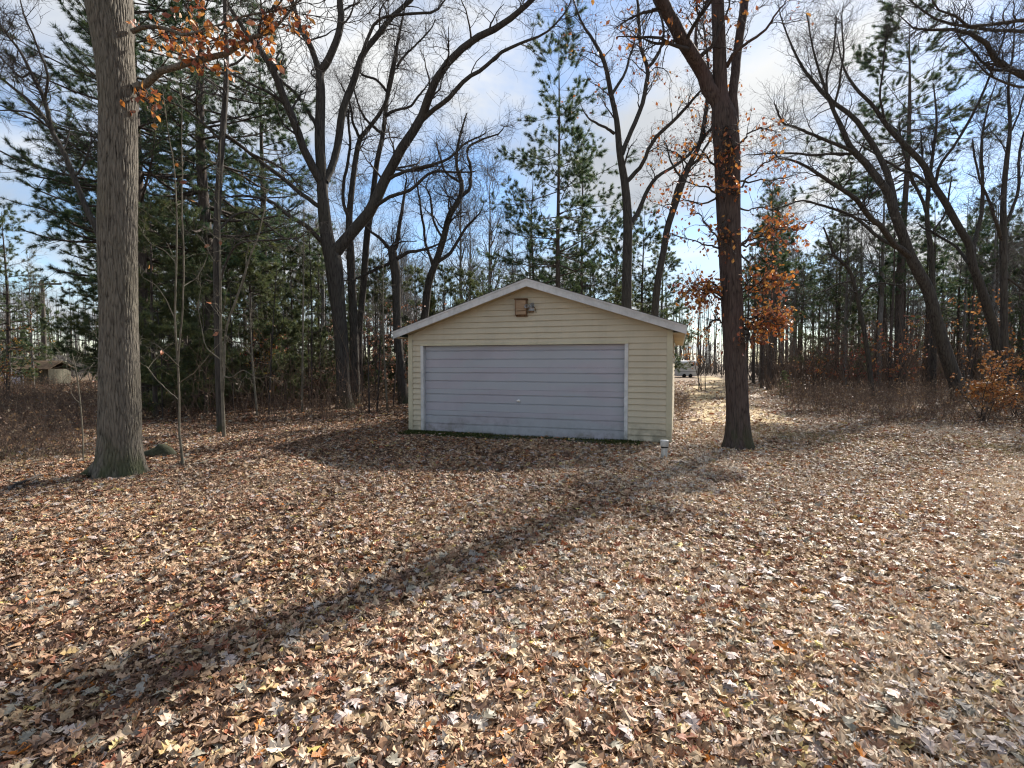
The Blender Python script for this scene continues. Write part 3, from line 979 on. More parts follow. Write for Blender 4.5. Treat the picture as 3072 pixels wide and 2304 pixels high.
def leafy_shoots(t, base, Y0, seed, shoots, nleaf, size, nB=30):
    """thin side shoots with clumps of withered leaves, as parts of tree t"""
    rng = np.random.default_rng(seed)
    b0 = np.array(t.location)
    LP, LR = [], []
    for lb in shoots:
        l4 = px_line(lb, Y0); l4[:, :3] -= b0
        s4 = smooth_line(l4, 12)
        s4[1:-1, :3] += rng.normal(0, 0.02, (10, 3))
        LP.append(s4[:, :3]); LR.append(np.maximum(s4[:, 3], 0.004))
    LP, LR = np.array(LP), np.array(LR)
    allB = []
    for k in range(len(LP)):
        B = spawn(rng, LP[k:k + 1], LR[k:k + 1], nB, 0.25, 1.0, 0.2, 0.6, 30, 80, -0.02, 0.2, 5, 0.6, 0.004, 0.3, 0.2)
        v, q = join([tubes(LP[k:k + 1], LR[k:k + 1], 6), tubes(*B, 3)])
        ob('shoot', mesh('shoot', v, q), M['twig'], t)
        allB.append(B)
    v, f, c = tree_leaves(rng, np.concatenate([b[0] for b in allB]), np.concatenate([b[1] for b in allB]), nleaf, 0.2, 1.0, size, RUST, 0.9, 0.05)
    tag(ob('withered_leaves', mesh('withered_leaves', v, f, False, c), M['tree_leaf'], t), kind='stuff')


# big oak at the left
Y1 = 7.75
t1 = traced_tree('oak_tree', 'thick furrowed oak trunk in the left foreground', 'tree', (357, Y1),
                 [(357, 1415, 74), (358, 1330, 68), (360, 1230, 67), (359, 1090, 64), (358, 950, 61), (354, 700, 63), (356, 460, 60), (352, 278, 58), (339, 139, 62), (325, 0, 72), (318, -150, 62), (322, -420, 46), (330, -800, 30), (340, -1200, 12)],
                 [[(405, 262, 15), (440, 252, 13), (483, 217, 12, -0.1), (519, 203, 11, -0.15), (588, 184, 10, -0.2), (635, 170, 9.5, -0.2), (682, 159, 9, -0.2), (725, 130, 8, -0.2), (762, 112, 7, -0.2), (810, 94, 5, -0.2), (860, 40, 4, -0.2), (905, -20, 2.5, -0.2)],
                  [(395, 95, 9), (440, 80, 7), (500, 84, 6, -0.2), (560, 104, 5, -0.4), (650, 78, 4, -0.4), (740, 48, 3, -0.4), (860, 18, 2.5, -0.5)],
                  [(318, -60, 36), (250, -160, 28, -0.3), (150, -320, 20, -0.6), (20, -560, 11, -0.8), (-100, -800, 5, -1)],
                  [(335, -180, 30), (420, -330, 24, 0.5), (560, -520, 16, 1.0), (700, -760, 8, 1.4)],
                  [(330, -300, 24), (300, -500, 18, -0.6), (240, -760, 10, -1.2)]],
                 M['bark_oak'], 21, nA=30, nB=150, nC=700, S=300, ridge=0.07, nr=44, flare=0.55, K=320, wig=0.2, top_t=0.8, rmin=0.005)
rl = px_line([(318, 1372, 26), (292, 1402, 24, -0.05), (262, 1422, 18, -0.08), (235, 1434, 11, -0.1), (210, 1444, 5, -0.12)], Y1)
rl[:, :3] -= np.array(t1.location); rl = smooth_line(rl, 12)
v, q = tubes(rl[None, :, :3], rl[None, :, 3], 14)
ob('root', mesh('root', v, q), M['bark_oak'], t1)
leafy_shoots(t1, None, Y1, 5, [[(440, 80, 3), (470, 95, 2, -0.1), (500, 120, 1.5, -0.1)], [(500, 84, 3, -0.2), (520, 105, 2, -0.2), (560, 130, 1.5, -0.2)], [(560, 104, 3, -0.4), (600, 110, 2, -0.4), (650, 130, 1.5, -0.4)],
                              [(650, 78, 3, -0.4), (680, 95, 2, -0.4), (700, 115, 1.5, -0.4)], [(740, 48, 3, -0.4), (770, 60, 2, -0.4), (800, 90, 1.5, -0.4)], [(800, 30, 3, -0.4), (840, 20, 2, -0.4), (880, 35, 1.5, -0.4)],
                              [(408, 280, 4), (430, 290, 3, -0.1), (450, 315, 2, -0.1)], [(760, 112, 3, -0.2), (770, 125, 2, -0.2), (780, 140, 1, -0.2)], [(600, 182, 2, -0.2), (605, 200, 1.5, -0.2), (608, 215, 1, -0.2)],
                              [(560, 30, 3, -0.3), (562, 12, 2, -0.3), (566, -5, 1.5, -0.3)]], 380, 0.115, 9)

# forked oak in the middle, left of the garage
t2 = traced_tree('oak_tree', 'large many-limbed bare oak forking low behind the left of the garage', 'tree', (1035, 18.6),
                 [(1035, 1225, 27), (1030, 1150, 21), (1026, 1060, 20), (1016, 940, 21), (1008, 860, 24), (1000, 780, 26), (986, 735, 21), (974, 650, 19), (968, 579, 17), (964, 509, 16), (959, 417, 16), (962, 278, 14), (960, 218, 12), (982, 185, 11), (1015, 106, 10), (1024, 46, 10), (1020, 0, 9), (1035, -150, 7), (1060, -330, 3)],
                 [[(1003, 760, 20), (1030, 728, 18), (1066, 685, 17), (1117, 625, 17), (1144, 574, 16), (1172, 518, 15), (1209, 440, 14, -0.3), (1260, 361, 13, -0.5), (1297, 264, 12, -0.8), (1339, 194, 11, -1), (1418, 120, 10, -1.2), (1517, 72, 9, -1.4), (1604, 0, 7, -1.6), (1700, -110, 4, -1.8)],
                  [(960, 225, 10), (940, 165, 9), (922, 120, 9, -0.3), (894, 70, 8, -0.5), (871, 0, 7, -0.7), (830, -140, 4, -1)],
                  [(970, 560, 13), (931, 486, 13, -0.3), (899, 417, 12, -0.6), (862, 315, 12, -0.9), (830, 231, 11, -1.2), (793, 171, 10, -1.5), (746, 106, 8, -1.8), (700, 40, 6, -2), (640, -60, 3, -2.2)],
                  [(960, 622, 7), (899, 579, 7, 0.3), (839, 528, 6.5, 0.5), (779, 481, 6, 0.7), (723, 440, 5, 0.9), (653, 398, 4, 1), (581, 358, 3, 1.1)],
                  [(985, 740, 8), (967, 722, 7.5), (921, 680, 7, -0.5), (870, 650, 6, -0.8), (820, 610, 5, -1), (760, 590, 4, -1.2), (690, 590, 2.5, -1.3)],
                  [(1260, 366, 8, -0.5), (1300, 330, 7, -0.7), (1348, 296, 7, -0.9), (1394, 241, 6, -1), (1450, 205, 5.5, -1.1), (1501, 159, 5, -1.2), (1563, 128, 4, -1.3), (1640, 97, 3, -1.3), (1700, 30, 2, -1.4)],
                  [(975, 545, 12), (990, 515, 11, 0.2), (1015, 440, 11, 0.5), (1033, 324, 11, 0.7), (1061, 241, 10, 0.9), (1089, 162, 9, 1), (1140, 93, 8, 1.1), (1186, 37, 7, 1.2), (1232, 0, 6, 1.3), (1300, -100, 3, 1.5)],
                  [(1162, 540, 6), (1200, 520, 5, -0.3), (1250, 505, 4.5, -0.4), (1330, 480, 4, -0.6), (1400, 430, 3, -0.7), (1440, 410, 2, -0.8)],
                  [(1120, 625, 6), (1160, 595, 5.5, -0.4), (1230, 570, 5, -0.7), (1290, 520, 4, -0.9), (1370, 516, 3, -1)],
                  [(1030, 330, 6, 0.7), (1060, 260, 5, 0.7), (1100, 115, 5, 0.6), (1135, 60, 4, 0.5), (1210, 40, 4, 0.5), (1300, 35, 3.5, 0.5), (1335, 0, 2, 0.5)],
                  [(862, 315, 5, -0.9), (820, 285, 4.5, -1), (770, 260, 4, -1), (700, 225, 3.5, -1), (620, 215, 2.5, -1)],
                  [(960, 400, 7), (930, 345, 6, 0.4), (890, 285, 5, 0.8), (850, 250, 4, 1), (820, 190, 3, 1.2)]],
                 M['bark_dark'], 22, nA=110, LA=(1.0, 3.2), nB=700, LB=(0.5, 1.5), nC=3800, LC=(0.25, 0.8), S=24, ridge=0.04, nr=26, flare=0.5, K=90, rmin=0.0036, top_t=0.5)

t2b = traced_tree('oak_tree', 'slim bare tree close behind the forked oak, its stem rising straight', 'tree', (1066, 20.4),
                  [(1066, 1190, 15), (1062, 1000, 13), (1052, 780, 13), (1047, 671, 11), (1052, 602, 9), (1066, 486, 8), (1080, 417, 7), (1107, 384, 6), (1154, 315, 5), (1180, 220, 4), (1195, 116, 2.5)],
                  [[(1049, 660, 6), (1030, 600, 5), (1040, 500, 4.5), (1050, 440, 4), (1045, 350, 3)], [(1080, 417, 5), (1060, 370, 4), (1050, 310, 3), (1020, 250, 2)]],
                  M['bark_dark'], 23, nA=30, nB=200, nC=1300, S=12, K=40, flare=0.3, rmin=0.0036)
t2c = traced_tree('oak_tree', 'slender bare tree whose wavy stem crosses the big right-hand limb', 'tree', (1082, 21.5),
                  [(1082, 1180, 11), (1078, 1010, 10), (1090, 860, 10), (1102, 700, 10), (1117, 602, 9), (1131, 486, 8), (1149, 403, 7), (1163, 278, 6), (1186, 162, 5), (1195, 116, 4), (1215, 20, 2)],
                  [[(1155, 350, 5), (1190, 330, 4), (1230, 320, 3.5), (1260, 280, 3)], [(1149, 403, 5), (1110, 370, 4), (1080, 330, 3), (1060, 260, 2.5)], [(1163, 278, 4), (1130, 240, 3.5), (1090, 225, 3)], [(1190, 200, 4), (1230, 150, 3), (1290, 90, 2)]],
                  M['bark_dark'], 24, nA=40, nB=300, nC=2000, S=12, K=40, flare=0.3, rmin=0.0036)
t3 = traced_tree('oak_tree', 'broken-topped dark tree just left of the garage wall', 'tree', (1208, 20.5),
                 [(1208, 1190, 16), (1200, 1080, 13), (1193, 1000, 13), (1189, 852, 13), (1185, 802, 14), (1176, 747, 12), (1178, 735, 5)],
                 [[(1180, 760, 7), (1195, 700, 6), (1205, 640, 5), (1215, 560, 3)], [(1174, 750, 6), (1140, 715, 5), (1120, 700, 4), (1100, 680, 3)], [(1187, 790, 6), (1160, 795, 5), (1095, 822, 4), (1070, 835, 3)], [(1190, 775, 6), (1235, 758, 5), (1300, 740, 3)]],
                 M['bark_dark'], 25, nA=25, LA=(0.8, 2.2), nB=160, nC=900, S=14, K=36, flare=0.4, rmin=0.0036)
t3b = traced_tree('oak_tree', 'bare tree leaning right with crooked limbs above the left roof slope', 'tree', (1262, 24.0),
                  [(1262, 1160, 13), (1270, 1000, 12), (1282, 880, 11), (1290, 835, 11), (1307, 789, 10), (1330, 718, 10), (1348, 648, 9), (1380, 593, 8), (1384, 546, 7), (1370, 500, 5), (1375, 430, 4), (1400, 340, 2)],
                  [[(1382, 590, 6), (1410, 560, 5), (1412, 500, 4.5), (1400, 450, 4), (1440, 420, 3), (1500, 400, 2)], [(1307, 789, 6), (1350, 760, 5), (1385, 700, 4), (1420, 660, 3)], [(1300, 800, 5), (1275, 720, 4), (1265, 640, 3.5), (1250, 540, 2)], [(1330, 718, 4), (1300, 660, 3.5), (1290, 590, 3)], [(1380, 546, 4), (1340, 520, 3.5), (1320, 470, 3)]],
                  M['bark_dark'], 26, nA=60, nB=420, nC=2800, S=12, K=40, flare=0.3, rmin=0.004)

# oak with rust-coloured leaves, right of the garage
Y4 = 10.17
t4 = traced_tree('oak_tree', 'tall forked oak with rusty leaf clumps standing right of the garage', 'tree', (2215, Y4),
                 [(2215, 1340, 43), (2214, 1300, 38), (2212, 1230, 34), (2206, 1100, 32), (2200, 1000, 32), (2194, 850, 32), (2188, 700, 34), (2184, 560, 37), (2181, 450, 39), (2172, 360, 38), (2162, 300, 26), (2160, 256, 22), (2157, 128, 20), (2152, 0, 19), (2150, -150, 14), (2160, -320, 9), (2150, -480, 3)],
                 [[(2165, 330, 26), (2137, 266, 23), (2106, 205, 21), (2050, 118, 20, -0.3), (1998, 41, 18, -0.5), (1978, 0, 18, -0.6), (1930, -110, 13, -0.9), (1880, -230, 8, -1.3), (1840, -340, 3, -1.6)],
                  [(2196, 370, 22), (2201, 320, 15), (2198, 250, 14, 0.1), (2206, 180, 14, 0.2), (2219, 118, 13, 0.3), (2239, 0, 13, 0.5), (2260, -120, 9, 0.7), (2290, -240, 3, 1)],
                  [(2180, 200, 7), (2200, 165, 6, -0.2), (2225, 140, 5, -0.3), (2290, 95, 4, -0.5), (2330, 40, 3, -0.6)],
                  [(2110, 205, 6), (2090, 150, 5, 0.4), (2090, 80, 4, 0.6), (2120, 10, 3, 0.8)]],
                 M['bark_red'], 27, nA=40, LA=(0.8, 2.2), nB=280, LB=(0.4, 1.0), nC=1500, LC=(0.2, 0.5), S=170, ridge=0.05, nr=34, flare=0.5, K=190, rmin=0.004, top_t=0.55, dead=(500, 0.10))
sh4 = []
for (x0, y0, pts) in ((2218, 560, [(2260, 520), (2310, 480), (2370, 470)]), (2216, 545, [(2270, 545), (2330, 540), (2400, 520)]), (2219, 430, [(2250, 400), (2290, 380), (2330, 400)]), (2216, 735, [(2250, 705), (2310, 690), (2395, 680)]),
                      (2216, 740, [(2260, 730), (2320, 715), (2350, 730)]), (2214, 760, [(2245, 780), (2270, 770), (2310, 790)]), (2222, 905, [(2260, 880), (2310, 845), (2345, 850)]), (2222, 960, [(2260, 960), (2310, 935), (2375, 945)]),
                      (2224, 985, [(2260, 985), (2300, 965), (2350, 980)]), (2166, 880, [(2130, 870), (2100, 862), (2060, 870)]), (2166, 890, [(2140, 850), (2110, 845), (2080, 855)]), (2156, 745, [(2120, 735), (2080, 720), (2010, 700)]),
                      (2150, 580, [(2110, 560), (2060, 545), (2000, 560)]), (2150, 590, [(2110, 610), (2050, 600), (1990, 620)]), (2148, 500, [(2120, 470), (2080, 460), (2050, 450)]), (2160, 735, [(2130, 690), (2100, 650), (2080, 640)]),
                      (2225, 1000, [(2245, 1010), (2250, 1020), (2255, 1030)]), (2216, 620, [(2240, 630), (2290, 620), (2350, 640)]), (2218, 880, [(2235, 860), (2250, 840), (2270, 830)]), (2190, 980, [(2150, 960), (2130, 970), (2120, 985)])):
    k = len(sh4)
    dy = [-0.25, 0.15, -0.1, 0.3][k % 4]
    sh4.append([(x0, y0, 3.5)] + [(a, b, r_, dy * (j + 1)) for j, ((a, b), r_) in enumerate(zip(pts, (2.6, 2.0, 1.2)))])
leafy_shoots(t4, None, Y4, 6, sh4, 800, 0.082, 16)
low4 = []
for (x0, y0, pts) in ((2222, 955, [(2265, 950), (2310, 930), (2360, 935)]), (2222, 975, [(2260, 970), (2300, 955), (2340, 965)]), (2222, 985, [(2250, 990), (2280, 985), (2300, 990)]), (2220, 880, [(2260, 860), (2300, 840), (2335, 845)]), (2166, 885, [(2130, 868), (2100, 865), (2065, 875)]), (2218, 735, [(2280, 710), (2330, 690), (2385, 690)]), (2166, 900, [(2140, 880), (2120, 878), (2100, 885)])):
    low4.append([(x0, y0, 3.5)] + [(a, b, r_, -0.12 * (j + 1)) for j, ((a, b), r_) in enumerate(zip(pts, (2.6, 2.0, 1.2)))])
leafy_shoots(t4, None, Y4, 16, low4, 1150, 0.092, 22)
fr = []
rng = np.random.default_rng(77)
for k in range(16):
    y0 = rng.uniform(380, 780); x0 = 2186 + rng.uniform(-25, 25)
    fr.append([(x0, y0, 2.5, -0.24), (x0 + rng.uniform(-8, 8), y0 + 6, 2, -0.32), (x0 + rng.uniform(-14, 14), y0 + 12, 1.2, -0.38)])
leafy_shoots(t4, None, Y4, 8, fr, 260, 0.08, 8)

# bare trees behind the garage
t5 = traced_tree('oak_tree', 'tall bare forked tree behind the right roof slope', 'tree', (1880, 19.5),
                 [(1880, 1170, 17), (1880, 1000, 16), (1880, 850, 15), (1883, 666, 14), (1875, 553, 12), (1860, 461, 10), (1850, 359, 8), (1834, 287, 7), (1814, 190, 6), (1778, 118, 4.5), (1747, 72, 3.5), (1720, 0, 2)],
                 [[(1880, 545, 7), (1905, 520, 6.5), (1927, 492, 6, -0.3), (1962, 420, 5.5, -0.6), (2029, 354, 5, -0.9), (2080, 297, 4, -1.2), (2130, 240, 2.5, -1.5)], [(1866, 462, 8), (1880, 425, 7), (1901, 379, 7, 0.3), (1932, 287, 6.5, 0.5), (1942, 205, 6, 0.6), (1921, 128, 5, 0.7), (1916, 26, 4, 0.8), (1905, -60, 2.5, 0.9)],
                  [(1942, 205, 5, 0.6), (1975, 160, 4, 0.5), (1990, 80, 3.5, 0.4), (1960, 0, 2.5, 0.3)], [(1842, 400, 5), (1820, 385, 4, -0.3), (1790, 370, 3.5, -0.5)], [(1834, 287, 5), (1870, 230, 4, 0.3), (1895, 150, 3, 0.5)], [(1885, 690, 8), (1915, 640, 7, 0.5), (1950, 560, 6, 0.8), (1990, 520, 5, 1), (2060, 470, 4, 1.2), (2120, 400, 3, 1.4)]],
                 M['bark_dark'], 28, nA=42, LA=(0.8, 2.4), nB=260, LB=(0.4, 1.2), nC=1400, S=14, K=44, flare=0.3, rmin=0.0036, dead=(260, 0.12))
t6 = traced_tree('oak_tree', 'curved bare stem leaning right beside the garage roof edge', 'tree', (1952, 21.0),
                 [(1952, 1160, 12), (1960, 1000, 12), (1973, 850, 11), (1993, 743, 10), (2003, 682, 10), (2029, 605, 9), (2065, 502, 8), (2101, 425, 7), (2121, 307, 6), (2125, 200, 4), (2110, 80, 2)],
                 [[(1985, 780, 6), (1995, 700, 5), (2010, 640, 4.5), (2040, 540, 4), (2090, 450, 3)], [(2065, 502, 5), (2100, 470, 4), (2140, 400, 3)], [(2050, 540, 4), (2020, 500, 3), (2000, 440, 2)]],
                 M['bark_dark'], 29, nA=30, nB=200, nC=1200, S=12, K=36, flare=0.3, rmin=0.0036, dead=(420, 0.13))

# leaning trees at the right
t7 = traced_tree('maple_tree', 'thick dark trunk leaning left with long sweeping limbs at the right', 'tree', (2880, 21.5),
                 [(2876, 1190, 27), (2868, 1150, 25), (2850, 1100, 24), (2814, 984, 22), (2787, 878, 20), (2756, 817, 19), (2730, 765, 17), (2706, 700, 16), (2686, 648, 15), (2663, 579, 13), (2644, 551, 12), (2598, 491, 11), (2561, 454, 10), (2543, 426, 9), (2524, 380, 8), (2500, 330, 6), (2470, 250, 4.5), (2440, 150, 3), (2420, 40, 1.5)],
                 [[(2686, 625, 11), (2672, 560, 11, 0.3), (2654, 500, 10, 0.5), (2626, 444, 9, 0.7), (2598, 403, 9, 0.8), (2566, 357, 8, 0.9), (2519, 324, 7, 1), (2482, 296, 6.5, 1.1), (2441, 245, 5.5, 1.2), (2404, 199, 4.5, 1.3), (2370, 130, 3, 1.4), (2340, 40, 2, 1.5)],
                  [(2735, 775, 12), (2700, 745, 11, -0.3), (2679, 730, 10, -0.6), (2643, 680, 9.5, -0.9), (2606, 647, 9, -1.2), (2570, 604, 8, -1.5), (2520, 568, 7, -1.8), (2462, 524, 6, -2.1), (2426, 503, 5, -2.3), (2382, 481, 4, -2.5), (2330, 470, 2.5, -2.7)],
                  [(2690, 740, 7), (2643, 716, 6, 0.5), (2588, 669, 5.5, 0.9), (2534, 640, 5, 1.2), (2462, 615, 4, 1.5), (2407, 600, 3, 1.7), (2350, 620, 2, 1.9)],
                  [(2560, 455, 6), (2500, 430, 5.5, -0.5), (2440, 405, 5, -0.9), (2380, 380, 4, -1.2), (2350, 370, 3.5, -1.4), (2330, 330, 2.5, -1.6)],
                  [(2556, 462, 5), (2490, 462, 4.5, 0.5), (2430, 466, 4, 0.8), (2350, 458, 3, 1), (2260, 465, 2, 1.2)],
                  [(2482, 296, 4, 1.1), (2480, 230, 3.5, 1.1), (2500, 150, 3, 1.1), (2510, 60, 2, 1.1)], [(2500, 330, 4), (2520, 240, 3.5, -0.3), (2530, 140, 3, -0.5), (2525, 50, 2, -0.6)]],
                 M['bark_dark'], 30, nA=130, LA=(0.9, 2.8), nB=760, LB=(0.5, 1.4), nC=3600, S=20, K=70, ridge=0.03, nr=22, flare=0.35, rmin=0.0036, up=0.1, top_t=0.5)
t8 = traced_tree('maple_tree', 'dark trunk leaning left near the right edge, behind the orange shrub', 'tree', (3010, 22.5),
                 [(3010, 1180, 20), (3000, 1100, 18), (2985, 1000, 17), (2961, 920, 16), (2936, 842, 15), (2917, 795, 15), (2908, 735, 14), (2886, 698, 13), (2861, 654, 13), (2836, 607, 12), (2802, 555, 11), (2788, 523, 11), (2760, 481, 10), (2709, 430, 9), (2663, 380, 8), (2617, 315, 6), (2570, 268, 5), (2530, 200, 3), (2510, 100, 1.5)],
                 [[(2805, 552, 6), (2825, 490, 5.5, -0.3), (2857, 444, 5, -0.5), (2904, 370, 5, -0.7), (2941, 296, 4.5, -0.9), (2982, 194, 4, -1), (3010, 120, 2.5, -1.1)],
                  [(2915, 760, 8), (2930, 700, 7, 0.3), (2945, 640, 7, 0.5), (2950, 560, 6, 0.6), (2945, 460, 5, 0.7), (2960, 340, 3.5, 0.8), (2990, 240, 2, 0.9)],
                  [(2905, 790, 6), (2870, 745, 5, 0.6), (2830, 715, 4.5, 1), (2795, 695, 4, 1.3)],
                  [(2790, 560, 6), (2740, 520, 5, 0.5), (2700, 510, 4.5, 0.8), (2640, 470, 3.5, 1.1), (2590, 440, 2.5, 1.3)], [(2663, 380, 4), (2640, 290, 3.5, -0.4), (2650, 190, 3, -0.6), (2660, 90, 2, -0.7)]],
                 M['bark_dark'], 31, nA=70, nB=420, nC=2300, S=16, K=60, flare=0.3, rmin=0.0036, top_t=0.45)
t10 = traced_tree('maple_tree', 'straight dark trunk at the right edge with upswept bare limbs', 'tree', (3014, 20.5),
                  [(3014, 1185, 15), (3013, 1080, 13), (3012, 900, 12), (3010, 717, 12), (3010, 620, 10), (3012, 560, 9), (3020, 480, 8), (3030, 380, 6), (3025, 260, 4.5), (3040, 150, 3), (3045, 40, 1.5)],
                  [[(3005, 720, 7), (2985, 660, 6, -0.3), (2965, 600, 5, -0.5), (2935, 520, 4, -0.7), (2920, 440, 3, -0.8)], [(3012, 680, 7), (3040, 620, 6, 0.2), (3055, 560, 5.5, 0.3), (3060, 450, 4.5, 0.4), (3090, 330, 3, 0.5)], [(3018, 830, 5), (3050, 855, 4.5), (3090, 880, 4), (3140, 890, 3)], [(3030, 400, 4), (3060, 330, 3), (3080, 240, 2)]],
                  M['bark_dark'], 32, nA=60, nB=380, nC=2000, S=14, K=44, flare=0.3, rmin=0.0036)
t11 = traced_tree('maple_tree', 'thin dark forked tree between the leaning trunks at the right', 'tree', (2800, 28.0),
                  [(2800, 1160, 10), (2800, 1000, 9), (2798, 858, 9), (2792, 748, 9), (2781, 654, 8), (2786, 560, 7), (2800, 450, 5.5), (2810, 360, 4), (2800, 250, 2)],
                  [[(2780, 640, 6), (2760, 590, 5.5), (2735, 530, 5), (2715, 470, 4), (2700, 400, 3)], [(2787, 560, 5), (2770, 500, 4), (2765, 420, 3)], [(2795, 700, 4), (2835, 640, 3.5), (2850, 560, 3)]],
                  M['bark_dark'], 33, nA=40, nB=260, nC=1500, S=12, K=36, flare=0.3, rmin=0.005)
t9 = traced_tree('maple_tree', 'slim dark stem curving left in front of the right-hand woods', 'tree', (2616, 23.5),
                 [(2616, 1180, 9), (2608, 1100, 8), (2594, 1004, 7.5), (2574, 903, 7), (2553, 822, 6.5), (2530, 790, 6), (2503, 766, 5), (2488, 725, 4), (2470, 680, 2.5)],
                 [[(2575, 905, 4), (2600, 870, 3.5), (2640, 850, 3), (2700, 855, 2)], [(2560, 845, 4), (2520, 850, 3), (2480, 870, 2.5)]], M['bark_dark'], 34, nA=14, LA=(0.6, 1.6), nB=80, nC=380, S=10, K=30, flare=0.2, rmin=0.0036)

# off-frame oak whose limbs reach in at the top right
t12 = traced_tree('oak_tree', 'bare oak limbs reaching in at the top right corner of the picture', 'tree', (3620, 10.5),
                  [(3620, 1300, 40), (3615, 1000, 34), (3600, 600, 32), (3580, 350, 30), (3560, 0, 24), (3540, -300, 14), (3520, -600, 5)],
                  [[(3590, 480, 20), (3450, 400, 17, -0.2), (3250, 310, 14, -0.4), (3120, 255, 12, -0.5), (3040, 212, 11, -0.6), (2987, 180, 10, -0.6), (2959, 130, 9, -0.7), (2922, 102, 8, -0.7), (2885, 88, 6.5, -0.7), (2816, 88, 5, -0.7), (2756, 93, 3.5, -0.7), (2723, 72, 2, -0.7)],
                   [(3575, 300, 15), (3400, 190, 12, 0.3), (3200, 120, 9, 0.5), (3072, 95, 7, 0.6), (2960, 90, 6, 0.6), (2871, 76, 5, 0.6), (2810, 60, 4, 0.6), (2740, 10, 3, 0.6), (2690, -40, 1.5, 0.6)],
                   [(3570, 220, 14), (3350, 110, 11, -0.6), (3150, 70, 8, -0.9), (3072, 65, 7, -1), (2987, 74, 6, -1), (2900, 76, 5, -1), (2860, 40, 4, -1), (2800, 20, 3, -1)],
                   [(3040, 212, 6, -0.6), (2980, 205, 5, -0.4), (2930, 170, 4, -0.3), (2890, 130, 3, -0.2)], [(3120, 255, 6, -0.5), (3060, 260, 5, -0.8), (2990, 240, 4, -1), (2940, 200, 2.5, -1.1)]],
                  M['bark_dark'], 35, nA=55, LA=(0.5, 1.5), nB=330, LB=(0.3, 0.8), nC=1700, LC=(0.15, 0.45), S=20, K=40, flare=0.4, rmin=0.0035, top_t=0.5)

# left side
t13 = traced_tree('maple_tree', 'bare tree leaning left from behind the thick oak trunk', 'tree', (345, 13.5),
                  [(345, 1270, 12), (338, 1000, 11), (320, 800, 11), (292, 695, 10), (259, 625, 9.5), (222, 532, 9), (190, 454, 8.5), (157, 394, 8), (134, 301, 7), (93, 218, 6), (60, 153, 5), (0, 79, 4), (-60, 0, 2)],
                  [[(160, 400, 7), (120, 333, 6, 0.3), (46, 269, 5, 0.5), (0, 232, 4.5, 0.6), (-80, 190, 3, 0.7)], [(134, 301, 5), (140, 220, 4.5, -0.3), (110, 130, 4, -0.4), (75, 50, 3, -0.5), (50, -40, 2, -0.5)], [(150, 385, 5), (100, 345, 4, -0.4), (40, 330, 3, -0.6), (-30, 330, 2, -0.7)], [(93, 218, 4), (60, 230, 3.5, 0.3), (0, 170, 3, 0.4)], [(222, 532, 4), (245, 500, 3.5), (270, 440, 3)]],
                  M['bark_dark'], 36, nA=45, LA=(0.7, 1.9), nB=300, LB=(0.4, 1.0), nC=1700, LC=(0.2, 0.6), S=12, K=44, flare=0.2, rmin=0.005, top_t=0.35)
t14 = traced_tree('maple_tree', 'straight thin dark trunk between the sapling and the forked oak', 'tree', (663, 12.4),
                  [(663, 1290, 13), (660, 1230, 12), (656, 1100, 12), (652, 900, 12), (650, 720, 11), (657, 542, 10.5), (668, 398, 10), (678, 253, 8.5), (679, 145, 7.5), (675, 0, 6.5), (672, -200, 4), (680, -420, 1.5)],
                  [[(672, 400, 5), (720, 435, 4.5, 0.3), (760, 465, 4, 0.5), (840, 500, 3, 0.8), (900, 560, 2, 1)], [(662, 420, 5), (620, 380, 4, -0.3), (560, 330, 3.5, -0.5), (500, 300, 2.5, -0.7)], [(680, 200, 4), (720, 180, 3.5), (770, 120, 3), (810, 50, 2)], [(655, 690, 4), (700, 650, 3.5, 0.2), (760, 640, 3, 0.4), (850, 715, 2, 0.6)], [(655, 860, 4), (700, 745, 3.5, -0.3), (780, 720, 3, -0.5), (900, 712, 2, -0.6)]],
                  M['bark_dark'], 37, nA=26, LA=(0.6, 1.7), nB=150, LB=(0.3, 0.9), nC=700, LC=(0.2, 0.5), S=14, K=50, flare=0.25, rmin=0.0045, top_t=0.4)


def sapling(label, base, trunk, limbs, seed, group=None, pale=True, dead=None, nA=16, nB=60, nC=160, rmin=0.0025, thin=0.72):
    trunk = [(p[0], p[1], p[2] * thin, *p[3:]) for p in trunk]
    limbs = [[(p[0], p[1], p[2] * thin, *p[3:]) for p in l] for l in limbs]
    return traced_tree('sapling', label, 'sapling', base, trunk, limbs, M['twig_pale' if pale else 'twig'], seed, nA=nA, LA=(0.3, 1.1), nB=nB, LB=(0.15, 0.5), nC=nC, LC=(0.08, 0.25),
                       S=8, K=30, flare=0.2, rmin=rmin, up=0.08, wig=0.14, top_t=0.25, twig='twig_pale' if pale else 'twig', group=group, dead=dead)


